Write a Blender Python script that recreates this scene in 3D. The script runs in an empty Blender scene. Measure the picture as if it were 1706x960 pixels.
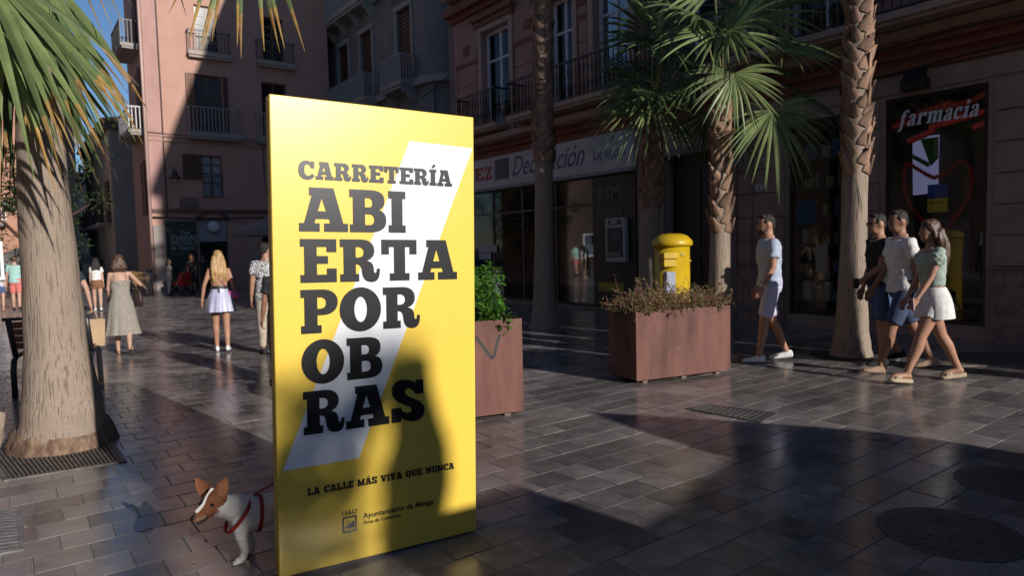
import bpy, bmesh, math, random
from mathutils import Vector, Matrix, noise as mnoise
random.seed(7)
sc = bpy.context.scene
COL = sc.collection
R_ = math.radians

# ---------------------------------------------------------------- camera
HC = 1.5; YAW = R_(36.5); PITCH = R_(3.5); ROLL = R_(1.43); F = 1137.0; CX, CY = 853.0, 480.0
f0 = Vector((math.sin(YAW), math.cos(YAW), 0)); r0 = Vector((math.cos(YAW), -math.sin(YAW), 0)); u0 = Vector((0, 0, 1))
FW = f0*math.cos(PITCH)-u0*math.sin(PITCH); UP0 = u0*math.cos(PITCH)+f0*math.sin(PITCH)
RT = r0*math.cos(ROLL)-UP0*math.sin(ROLL); UP = UP0*math.cos(ROLL)+r0*math.sin(ROLL)
CAM = Vector((0, 0, HC))
cd = bpy.data.cameras.new('camera'); cam = bpy.data.objects.new('camera', cd); COL.objects.link(cam)
mw = Matrix((RT, UP, -FW)).transposed().to_4x4(); mw.translation = CAM; cam.matrix_world = mw
cd.sensor_width = 36; cd.lens = 24*1137/1137.3; cd.clip_end = 2000; cd.clip_start = .05
cd.dof.use_dof = True; cd.dof.focus_distance = 3.6; cd.dof.aperture_fstop = 3.5
sc.camera = cam

# ---------------------------------------------------------------- sky, sun, exposure
SUN_A = R_(8.0); SUN_E = R_(19)
w = bpy.data.worlds.new('World'); sc.world = w; w.use_nodes = True
nt = w.node_tree; nt.nodes.clear()
wo = nt.nodes.new('ShaderNodeOutputWorld'); bg = nt.nodes.new('ShaderNodeBackground'); sky = nt.nodes.new('ShaderNodeTexSky')
sky.sky_type = 'NISHITA'; sky.sun_disc = False; sky.sun_elevation = SUN_E; sky.sun_rotation = math.pi-SUN_A
sky.air_density = 1.0; sky.dust_density = 0.0; sky.ozone_density = 5.0
bg.inputs[1].default_value = .09
nt.links.new(sky.outputs[0], bg.inputs[0]); nt.links.new(bg.outputs[0], wo.inputs[0])
sd = bpy.data.lights.new('sun', 'SUN'); sd.energy = 5.0; sd.angle = R_(.53); sd.color = (1, .945, .88)
so = bpy.data.objects.new('sun', sd); COL.objects.link(so); so.location = (3, -20, 30)
travel = Vector((-math.sin(SUN_A)*math.cos(SUN_E), math.cos(SUN_A)*math.cos(SUN_E), -math.sin(SUN_E)))
so.rotation_euler = travel.to_track_quat('-Z', 'Y').to_euler()
sc.view_settings.view_transform = 'Standard'; sc.view_settings.look = 'None'
sc.view_settings.exposure = 0.0; sc.view_settings.gamma = 1.0; sc.view_settings.use_curve_mapping = False

# ---------------------------------------------------------------- pixels to directions; distance comes from ground or wall
def ray(x, y): return FW+RT*((x-CX)/F)-UP*((y-CY)/F)
def G(x, y, z=0.0):
    d = ray(x, y); return CAM+d*((z-HC)/d.z)
def onX(x, y, X):
    d = ray(x, y); return CAM+d*(X/d.x)
def onY(x, y, Y):
    d = ray(x, y); return CAM+d*(Y/d.y)
def above(x, y, g):
    d = ray(x, y); return CAM+d*((g.x*f0.x+g.y*f0.y)/d.dot(f0))

# ---------------------------------------------------------------- helpers
def tag(o, label=None, cat=None, group=None, kind=None):
    if label: o['label'] = label
    if cat: o['category'] = cat
    if group: o['group'] = group
    if kind: o['kind'] = kind
    return o
def link(name, me, mat=None, parent=None, smooth=False):
    if mat is not None:
        me.materials.clear(); me.materials.append(mat)
    if smooth:
        me.polygons.foreach_set('use_smooth', [True]*len(me.polygons))
    o = bpy.data.objects.new(name, me); COL.objects.link(o)
    if parent is not None: o.parent = parent
    return o
def empty(name, loc=(0, 0, 0), rz=0.0, parent=None):
    o = bpy.data.objects.new(name, None); COL.objects.link(o); o.location = loc; o.rotation_euler = (0, 0, rz)
    o.empty_display_size = .1
    if parent is not None: o.parent = parent
    return o
class MB:
    def __init__(s): s.v = []; s.f = []
    def add(s, vs, fs):
        n = len(s.v); s.v += [tuple(v) for v in vs]; s.f += [tuple(i+n for i in f) for f in fs]; return s
    def box(s, x0, x1, y0, y1, z0, z1, T=None):
        if x0 > x1: x0, x1 = x1, x0
        if y0 > y1: y0, y1 = y1, y0
        if z0 > z1: z0, z1 = z1, z0
        vs = [Vector(p) for p in ((x0, y0, z0), (x1, y0, z0), (x1, y1, z0), (x0, y1, z0), (x0, y0, z1), (x1, y0, z1), (x1, y1, z1), (x0, y1, z1))]
        if T: vs = [T @ v for v in vs]
        return s.add(vs, [(3, 2, 1, 0), (4, 5, 6, 7), (0, 1, 5, 4), (1, 2, 6, 5), (2, 3, 7, 6), (3, 0, 4, 7)])
    def bevbox(s, x0, x1, y0, y1, z0, z1, b=.01, T=None):
        bm = bmesh.new(); bmesh.ops.create_cube(bm, size=1)
        for v in bm.verts: v.co = Vector(((x0+x1)/2+v.co.x*(x1-x0), (y0+y1)/2+v.co.y*(y1-y0), (z0+z1)/2+v.co.z*(z1-z0)))
        bmesh.ops.bevel(bm, geom=bm.edges[:], offset=b, segments=2, affect='EDGES', profile=.5)
        bm.verts.index_update()
        vs = [T @ v.co if T else v.co.copy() for v in bm.verts]; fs = [[v.index for v in f.verts] for f in bm.faces]
        bm.free(); return s.add(vs, fs)
    def prism(s, poly, d0, d1, fn):
        """poly: 2D outline; fn(a,b,d)->point"""
        n = len(poly)
        ar = sum(poly[i][0]*poly[(i+1) % n][1]-poly[(i+1) % n][0]*poly[i][1] for i in range(n))
        vs = [fn(a, b, d0) for a, b in poly]+[fn(a, b, d1) for a, b in poly]
        fs = [tuple(range(n)), tuple(range(2*n-1, n-1, -1))]+[(i, i+n, (i+1) % n+n, (i+1) % n) for i in range(n)]
        return s.add(vs, fs)
    def tube(s, pts, rad, n=8, cap=True):
        """sweep; rad: number or list of numbers / (rx, ry)"""
        pts = [Vector(p) for p in pts]
        if not isinstance(rad, (list,)): rad = [rad]*len(pts)
        t0 = (pts[1]-pts[0]).normalized()
        ref = Vector((0, 0, 1)) if abs(t0.z) < .9 else Vector((1, 0, 0))
        a = t0.cross(ref).normalized(); base = len(s.v); vs = []
        for i, p in enumerate(pts):
            t = (pts[min(i+1, len(pts)-1)]-pts[max(i-1, 0)]).normalized()
            a = (a-t*a.dot(t)).normalized(); b = t.cross(a)
            r = rad[i]; rx, ry = r if isinstance(r, tuple) else (r, r)
            for k in range(n):
                th = 2*math.pi*k/n; vs.append(p+a*(rx*math.cos(th))+b*(ry*math.sin(th)))
        fs = []
        for i in range(len(pts)-1):
            for k in range(n):
                k2 = (k+1) % n; fs.append((i*n+k, i*n+k2, (i+1)*n+k2, (i+1)*n+k))
        if cap:
            fs.append(tuple(range(n-1, -1, -1))); fs.append(tuple(range((len(pts)-1)*n, len(pts)*n)))
        return s.add(vs, fs)
    def limb(s, pts, rad, n=10):
        """tube with rounded ends"""
        pts = [Vector(p) for p in pts]
        if not isinstance(rad, list): rad = [rad]*len(pts)
        r2 = [r if isinstance(r, tuple) else (r, r) for r in rad]
        d0 = (pts[0]-pts[1]).normalized(); d1 = (pts[-1]-pts[-2]).normalized()
        P, Q = [], []
        for a in (80, 50, 25):
            m = max(r2[0]); P.append(pts[0]+d0*m*math.sin(R_(a))*.9); Q.append((r2[0][0]*math.cos(R_(a)), r2[0][1]*math.cos(R_(a))))
        P += pts; Q += r2
        for a in (25, 50, 80):
            m = max(r2[-1]); P.append(pts[-1]+d1*m*math.sin(R_(a))*.9); Q.append((r2[-1][0]*math.cos(R_(a)), r2[-1][1]*math.cos(R_(a))))
        return s.tube(P, Q, n)
    def ell(s, c, r, T=None, nu=12, nv=8):
        c = Vector(c); vs = []; fs = []
        for j in range(1, nv):
            ph = math.pi*j/nv
            for i in range(nu):
                th = 2*math.pi*i/nu
                p = Vector((r[0]*math.sin(ph)*math.cos(th), r[1]*math.sin(ph)*math.sin(th), r[2]*math.cos(ph)))
                vs.append(c+(T @ p if T else p))
        top = len(vs); p = Vector((0, 0, r[2])); vs.append(c+(T @ p if T else p)); vs.append(c-(T @ p if T else p))
        for j in range(nv-2):
            for i in range(nu):
                i2 = (i+1) % nu; fs.append((j*nu+i, (j+1)*nu+i, (j+1)*nu+i2, j*nu+i2))
        for i in range(nu):
            i2 = (i+1) % nu; fs.append((top, i, i2)); fs.append((top+1, (nv-2)*nu+i2, (nv-2)*nu+i))
        return s.add(vs, fs)
    def stack(s, secs, T=None, n=16):
        """loft of ellipses: (cx,cy,z,rx,ry)"""
        vs = []; fs = []
        for (cx, cy, z, rx, ry) in secs:
            for k in range(n):
                th = 2*math.pi*k/n; p = Vector((cx+rx*math.cos(th), cy+ry*math.sin(th), z)); vs.append(T @ p if T else p)
        for i in range(len(secs)-1):
            for k in range(n):
                k2 = (k+1) % n; fs.append((i*n+k, i*n+k2, (i+1)*n+k2, (i+1)*n+k))
        fs.append(tuple(range(n-1, -1, -1))); fs.append(tuple(range((len(secs)-1)*n, len(secs)*n)))
        return s.add(vs, fs)
    def lathe(s, prof, n=20, c=(0, 0, 0)):
        return s.stack([(c[0], c[1], c[2]+z, r, r) for r, z in prof], n=n)
    def mesh(s, name='mesh'):
        me = bpy.data.meshes.new(name); me.from_pydata(s.v, [], s.f)
        bm = bmesh.new(); bm.from_mesh(me); bmesh.ops.recalc_face_normals(bm, faces=bm.faces[:]); bm.to_mesh(me); bm.free()
        return me
    def build(s, name, mat, parent=None, smooth=False):
        return link(name, s.mesh(name), mat, parent, smooth)
SCR = bpy.data.scenes.new('scratch')
def evaluated(o):
    SCR.collection.objects.link(o); vl = SCR.view_layers[0]; vl.update(); dg = vl.depsgraph; dg.update()
    return bpy.data.meshes.new_from_object(o.evaluated_get(dg))
def remesh(mb, voxel, it=3, fac=.5):
    me = mb.mesh('tmp'); o = bpy.data.objects.new('tmp', me)
    m = o.modifiers.new('r', 'REMESH'); m.mode = 'VOXEL'; m.voxel_size = voxel; m.use_smooth_shade = True
    if it:
        m2 = o.modifiers.new('s', 'SMOOTH'); m2.iterations = it; m2.factor = fac
    out = evaluated(o); bpy.data.objects.remove(o); bpy.data.meshes.remove(me)
    out.materials.clear()
    return out
def join(meshes):
    mb = MB()
    for me in meshes: mb.add([v.co for v in me.vertices], [tuple(p.vertices) for p in me.polygons])
    out = bpy.data.meshes.new('joined'); out.from_pydata(mb.v, [], mb.f); return out
def pipe(name, pts, r, mat, parent=None, n=6): return MB().tube(pts, r, n).build(name, mat, parent, True)

# ---------------------------------------------------------------- materials
MATS = {}
def M(name, c, r=.6, c2=None, scale=6.0, bump=0.0, bscale=60.0, metal=0.0, coat=0.0, spec=.5, stretch=(1, 1, 1), rvar=0.0, lo=.4, hi=.62, rnd=0.0, trans=0.0, detail=6):
    if name in MATS: return MATS[name]
    m = bpy.data.materials.new(name); m.use_nodes = True; t = m.node_tree; b = t.nodes['Principled BSDF']; L = t.links.new
    b.inputs['Base Color'].default_value = (*c, 1); b.inputs['Roughness'].default_value = r; b.inputs['Metallic'].default_value = metal
    b.inputs['Coat Weight'].default_value = coat; b.inputs['Specular IOR Level'].default_value = spec
    tc = t.nodes.new('ShaderNodeTexCoord'); mp = t.nodes.new('ShaderNodeMapping'); mp.inputs['Scale'].default_value = stretch
    L(tc.outputs['Object'], mp.inputs[0]); col = None
    if c2 or rvar:
        n = t.nodes.new('ShaderNodeTexNoise'); n.inputs['Scale'].default_value = scale; n.inputs['Detail'].default_value = detail; n.inputs['Roughness'].default_value = .62
        L(mp.outputs[0], n.inputs[0])
        rp = t.nodes.new('ShaderNodeMapRange'); rp.inputs[1].default_value = lo; rp.inputs[2].default_value = hi; L(n.outputs[0], rp.inputs[0])
        if c2:
            mx = t.nodes.new('ShaderNodeMix'); mx.data_type = 'RGBA'; mx.inputs[6].default_value = (*c, 1); mx.inputs[7].default_value = (*c2, 1)
            L(rp.outputs[0], mx.inputs[0]); col = mx.outputs[2]
        if rvar:
            rr = t.nodes.new('ShaderNodeMapRange'); rr.inputs[3].default_value = max(.02, r-rvar); rr.inputs[4].default_value = r+rvar; L(n.outputs[0], rr.inputs[0])
            rr.inputs[1].default_value = .3; rr.inputs[2].default_value = .7; L(rr.outputs[0], b.inputs['Roughness'])
    if rnd:
        oi = t.nodes.new('ShaderNodeObjectInfo'); ge = t.nodes.new('ShaderNodeNewGeometry'); ad = t.nodes.new('ShaderNodeMath'); ad.operation = 'ADD'
        L(oi.outputs['Random'], ad.inputs[0]); L(ge.outputs['Random Per Island'], ad.inputs[1])
        fr = t.nodes.new('ShaderNodeMath'); fr.operation = 'FRACT'; L(ad.outputs[0], fr.inputs[0])
        mr = t.nodes.new('ShaderNodeMapRange'); mr.inputs[3].default_value = 1-rnd; mr.inputs[4].default_value = 1+rnd; L(fr.outputs[0], mr.inputs[0])
        hs = t.nodes.new('ShaderNodeHueSaturation'); L(mr.outputs[0], hs.inputs['Value'])
        if col: L(col, hs.inputs['Color'])
        else: hs.inputs['Color'].default_value = (*c, 1)
        col = hs.outputs[0]
    if col: L(col, b.inputs['Base Color'])
    if bump:
        n2 = t.nodes.new('ShaderNodeTexNoise'); n2.inputs['Scale'].default_value = bscale; n2.inputs['Detail'].default_value = 5; L(mp.outputs[0], n2.inputs[0])
        bp = t.nodes.new('ShaderNodeBump'); bp.inputs['Strength'].default_value = bump; bp.inputs['Distance'].default_value = .01
        L(n2.outputs[0], bp.inputs['Height']); L(bp.outputs[0], b.inputs['Normal'])
    if trans:
        tr = t.nodes.new('ShaderNodeBsdfTranslucent'); ms = t.nodes.new('ShaderNodeMixShader'); ms.inputs[0].default_value = trans
        if col: L(col, tr.inputs[0])
        else: tr.inputs[0].default_value = (*c, 1)
        out = t.nodes['Material Output']; L(b.outputs[0], ms.inputs[1]); L(tr.outputs[0], ms.inputs[2]); L(ms.outputs[0], out.inputs[0])
    MATS[name] = m; return m
def glass_mat(name, tint=(.9, .92, .93), rough=.03, refl=1.0):
    if name in MATS: return MATS[name]
    m = bpy.data.materials.new(name); m.use_nodes = True; t = m.node_tree; t.nodes.clear(); L = t.links.new
    o = t.nodes.new('ShaderNodeOutputMaterial'); tr = t.nodes.new('ShaderNodeBsdfTransparent'); gl = t.nodes.new('ShaderNodeBsdfGlossy')
    tr.inputs[0].default_value = (*tint, 1); gl.inputs['Roughness'].default_value = rough; gl.inputs[0].default_value = (refl, refl, refl, 1)
    fr = t.nodes.new('ShaderNodeFresnel'); fr.inputs[0].default_value = 1.33; mx = t.nodes.new('ShaderNodeMixShader')
    L(fr.outputs[0], mx.inputs[0]); L(tr.outputs[0], mx.inputs[1]); L(gl.outputs[0], mx.inputs[2]); L(mx.outputs[0], o.inputs[0])
    MATS[name] = m; return m
GLASS = glass_mat('window glass')
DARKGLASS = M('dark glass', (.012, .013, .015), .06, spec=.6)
SUNGLASS = M('bright glass', (.05, .055, .06), .1, spec=1.0)

# ================================================================ GROUND
stone = M('paving stone', (.154, .134, .128), .16, (.192, .169, .162), 7, .08, 60, rvar=.07, rnd=.34, spec=.45)
def weather(mat):
    """stains, worn paths and gum spots laid out over the whole square"""
    t = mat.node_tree; L = t.links.new; b = t.nodes['Principled BSDF']; ge = t.nodes.new('ShaderNodeNewGeometry')
    n = t.nodes.new('ShaderNodeTexNoise'); n.inputs['Scale'].default_value = .9; n.inputs['Detail'].default_value = 8; n.inputs['Roughness'].default_value = .68; L(ge.outputs['Position'], n.inputs[0])
    v = t.nodes.new('ShaderNodeTexVoronoi'); v.inputs['Scale'].default_value = 3.2; L(ge.outputs['Position'], v.inputs[0])
    sp = t.nodes.new('ShaderNodeMapRange'); sp.inputs[1].default_value = .045; sp.inputs[2].default_value = .07; sp.inputs[3].default_value = .55; sp.inputs[4].default_value = 1.0; L(v.outputs['Distance'], sp.inputs[0])
    mr = t.nodes.new('ShaderNodeMapRange'); mr.inputs[1].default_value = .32; mr.inputs[2].default_value = .68; mr.inputs[3].default_value = .62; mr.inputs[4].default_value = 1.32; L(n.outputs[0], mr.inputs[0])
    mm = t.nodes.new('ShaderNodeMath'); mm.operation = 'MULTIPLY'; L(mr.outputs[0], mm.inputs[0]); L(sp.outputs[0], mm.inputs[1])
    src = b.inputs['Base Color'].links[0].from_socket; mx = t.nodes.new('ShaderNodeMix'); mx.data_type = 'RGBA'; mx.blend_type = 'MULTIPLY'; mx.inputs[0].default_value = 1; L(src, mx.inputs[6]); L(mm.outputs[0], mx.inputs[7]); L(mx.outputs[2], b.inputs['Base Color'])
    rs = b.inputs['Roughness'].links[0].from_socket; ra = t.nodes.new('ShaderNodeMapRange'); ra.inputs[1].default_value = .35; ra.inputs[2].default_value = .7; ra.inputs[3].default_value = -.05; ra.inputs[4].default_value = .16; L(n.outputs[0], ra.inputs[0])
    ad = t.nodes.new('ShaderNodeMath'); ad.operation = 'ADD'; L(rs, ad.inputs[0]); L(ra.outputs[0], ad.inputs[1]); L(ad.outputs[0], b.inputs['Roughness'])
weather(stone)
grout = M('pale grout', (.30, .275, .265), .8, (.2, .185, .18), 20)
gm = MB(); gm.add([(-400, -120, -.0042), (400, -120, -.0042), (400, 700, -.0042), (-400, 700, -.0042)], [(0, 1, 2, 3)])
ground = gm.build('ground', grout); tag(ground, kind='structure')
far = MB(); far.add([(-60, 36.3, 0), (60, 36.3, 0), (60, 300, 0), (-60, 300, 0)], [(0, 1, 2, 3)])
far.add([(-60, -60, 0), (60, -60, 0), (60, .4, 0), (-60, .4, 0)], [(0, 1, 2, 3)])
tag(far.build('distant_pavement', M('dull far paving', (.11, .105, .105), .6, (.085, .08, .08), 3)), kind='structure')
CW = .2325; TL = .245; J = .0026
def tile_geo(mb, x0, x1, y0, y1, z, tilt=0, full=False):
    b = .003; t1, t2 = tilt
    zz = lambda x, y: z+(x-(x0+x1)/2)*t1+(y-(y0+y1)/2)*t2
    a = [(x0, y0), (x1, y0), (x1, y1), (x0, y1)]; c = [(x0+b, y0+b), (x1-b, y0+b), (x1-b, y1-b), (x0+b, y1-b)]
    vs = [(x, y, -.014) for x, y in a]+[(x, y, zz(x, y)-.002) for x, y in a]+[(x, y, zz(x, y)) for x, y in c]
    mb.add(vs, [(8, 9, 10, 11)]+[(4+i, 4+(i+1) % 4, 8+(i+1) % 4, 8+i) for i in range(4)]+[(i, (i+1) % 4, 4+(i+1) % 4, 4+i) for i in range(4)])
tiles = []
rt = random.Random(3); row = 0; y = .42
while y < 36:
    off = (row % 2)*TL/2+rt.uniform(-.02, .02)
    xl, xr = (-4.0, 11.0) if y < 14 else (-12.0, 13)
    x = xl+off
    # right-hand half of the square is laid in longer slabs
    while x < xr:
        ln = TL if x < 3.2 else TL*(1.0 if rt.random() < .35 else 2.0)
        if y > 12: ln = TL
        tiles.append((x, x+ln, y, y+CW)); x += ln
    y += CW; row += 1
def visible(x, y):
    p = Vector((x, y, 0))-CAM; z = p.dot(FW)
    if z < .3: return None
    X = CX+F*p.dot(RT)/z; Y = CY-F*p.dot(UP)/z
    if -20 < X < 1726 and Y < 975: return X, Y, z
cand = []
signbase = (.90, 2.92, 3.06)
for i, (a, b, c, d) in enumerate(tiles):
    q = visible((a+b)/2, (c+d)/2)
    if not q: continue
    if 470 < q[0] < 792 and q[1] < 975-(q[0]-466)*.27 and q[1] > 420: continue   # behind the sign
    cand.append((q[2]**3/((b-a)*(d-c)), i))
cand.sort(); near = set(i for _, i in cand[:300])
HOLES = []
rest = MB(); shared = {}
for i, (a, b, c, d) in enumerate(tiles):
    z = rt.uniform(-.0012, .0012); tl = (rt.uniform(-.004, .004), rt.uniform(-.004, .004))
    if i in near:
        key = (round(b-a, 3), rt.randrange(6))
        if key not in shared:
            m = MB(); w2 = (b-a)/2-J; h2 = CW/2-J; tile_geo(m, -w2, w2, -h2, h2, 0, tl); shared[key] = m.mesh('paving_tile'); shared[key].materials.append(stone)
        o = bpy.data.objects.new('paving_tile', shared[key]); COL.objects.link(o); o.location = ((a+b)/2, (c+d)/2, z); o.parent = ground
    else:
        tile_geo(rest, a+J, b-J, c+J, d-J, z, tl)
me = bpy.data.meshes.new('paving'); me.from_pydata(rest.v, [], rest.f)
tag(link('paving_tiles', me, stone, ground), kind='stuff')

iron = M('cast iron', (.07, .065, .066), .5, (.10, .09, .088), 30, .3, 80, metal=.2)
galv = M('galvanised steel', (.32, .31, .30), .45, (.2, .19, .18), 12, .1, 60, metal=.5)
rustgrey = M('worn grate steel', (.2, .17, .14), .6, (.1, .085, .075), 14, .2, 60, metal=.3)
def manhole(px, r, label):
    g = G(*px); e = empty('manhole_cover', (g.x, g.y, 0)); tag(e, label, 'manhole cover', 'manhole covers in the paving')
    m = MB(); m.lathe([(r, -.01), (r, .004), (r-.025, .004)], 40); m.build('rim', iron, e)
    m = MB(); m.lathe([(r-.03, -.008), (r-.03, .001)], 40); m.build('plate', iron, e)
    m = MB()
    for ring in range(1, 7):
        rr = ring*(r-.06)/6; n = 6*ring
        for k in range(n):
            a = 2*math.pi*(k+.5*(ring % 2))/n
            T = Matrix.Translation((rr*math.cos(a), rr*math.sin(a), 0)) @ Matrix.Rotation(a+.5*ring, 4, 'Z')
            m.box(-.028, .028, -.012, .012, .0, .0055, T)
    m.build('tread_studs', iron, e)
manhole((1583, 888), .33, 'large round dark manhole cover in the shaded near foreground paving')
manhole((1690, 806), .31, 'round dark manhole cover cut by the right edge of the photo')
def grate(name, corners, bars, label, mat, along=0, frame=.03, group=None):
    """corners: 4 ground points in order; bars run from edge 0-1 to edge 3-2"""
    p = [Vector(c) for c in corners]; c0 = sum(p, Vector())/4
    e = empty(name, (c0.x, c0.y, 0)); tag(e, label, 'grate', group)
    p = [q-Vector((c0.x, c0.y, 0)) for q in p]
    def bl(u, v): return p[0].lerp(p[1], u).lerp(p[3].lerp(p[2], u), v)
    m = MB(); m.add([bl(0, 0)+Vector((0, 0, .001)), bl(1, 0)+Vector((0, 0, .001)), bl(1, 1)+Vector((0, 0, .001)), bl(0, 1)+Vector((0, 0, .001))], [(0, 1, 2, 3)])
    m.build('pit', M('grate pit', (.008, .008, .009), .9), e)
    L1 = (p[1]-p[0]).length; L2 = (p[3]-p[0]).length; fu = frame/L1; fv = frame/L2
    m = MB()
    def slab(u0, u1, v0, v1, z0, z1): 
        q = [bl(u0, v0), bl(u1, v0), bl(u1, v1), bl(u0, v1)]
        m.add([a+Vector((0, 0, z0)) for a in q]+[a+Vector((0, 0, z1)) for a in q], [(3, 2, 1, 0), (4, 5, 6, 7), (0, 1, 5, 4), (1, 2, 6, 5), (2, 3, 7, 6), (3, 0, 4, 7)])
    slab(0, 1, 0, fv, -.01, .008); slab(0, 1, 1-fv, 1, -.01, .008); slab(0, fu, fv, 1-fv, -.01, .0078); slab(1-fu, 1, fv, 1-fv, -.01, .0078)
    m.build('frame', mat, e)
    mat2 = mat
    for k in range(bars):
        m = MB(); u = fu+(1-2*fu)*(k+.25)/bars; slab(u, u+(1-2*fu)*.55/bars, fv, 1-fv, 0, .007); m.build('bar', mat2, e)
    return e
grate('drain_grate', [G(1142, 682), G(1265, 706), G(1296, 690), G(1178, 675)], 12, 'dark rectangular drain grate in the paving in front of the planter', iron)
grate('floor_vent', [G(-40, 932), G(-40, 852), G(36, 850), G(40, 918)], 13, 'pale slatted floor vent at the lower left edge', galv, frame=.02)
g1 = [G(1560, 612), G(1706, 608), G(1740, 586), G(1600, 588)]
grate('drain_grate', g1, 22, 'slotted drain strip in the paving beside the walking couple', rustgrey, frame=.015)
# tree grate of the big palm
P0 = G(112, 735)
grate('tree_grate', [G(6, 803), G(212, 770), G(178, 722), G(-40, 745)], 26, 'slotted metal tree grate round the base of the big palm', rustgrey, frame=.035)

lit = MB(); rli = random.Random(17)
for k in range(70):
    x, y = rli.uniform(-.2, 7.5), rli.uniform(2.2, 8.5); s_ = rli.uniform(.006, .016); a = rli.uniform(0, 6.28)
    T = Matrix.Translation((x, y, .0035)) @ Matrix.Rotation(a, 4, 'Z')
    lit.add([T @ Vector(p) for p in ((-s_*1.6, 0, 0), (0, -s_*.6, .002), (s_*1.5, 0, .004), (0, s_*.7, .001))], [(0, 1, 2, 3)])
tag(lit.build('ground_litter', M('dry leaf litter', (.30, .22, .13), .8, (.45, .4, .34), 3)), 'small dry leaf bits and litter scattered over the dark paving', 'litter', kind='stuff')

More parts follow.
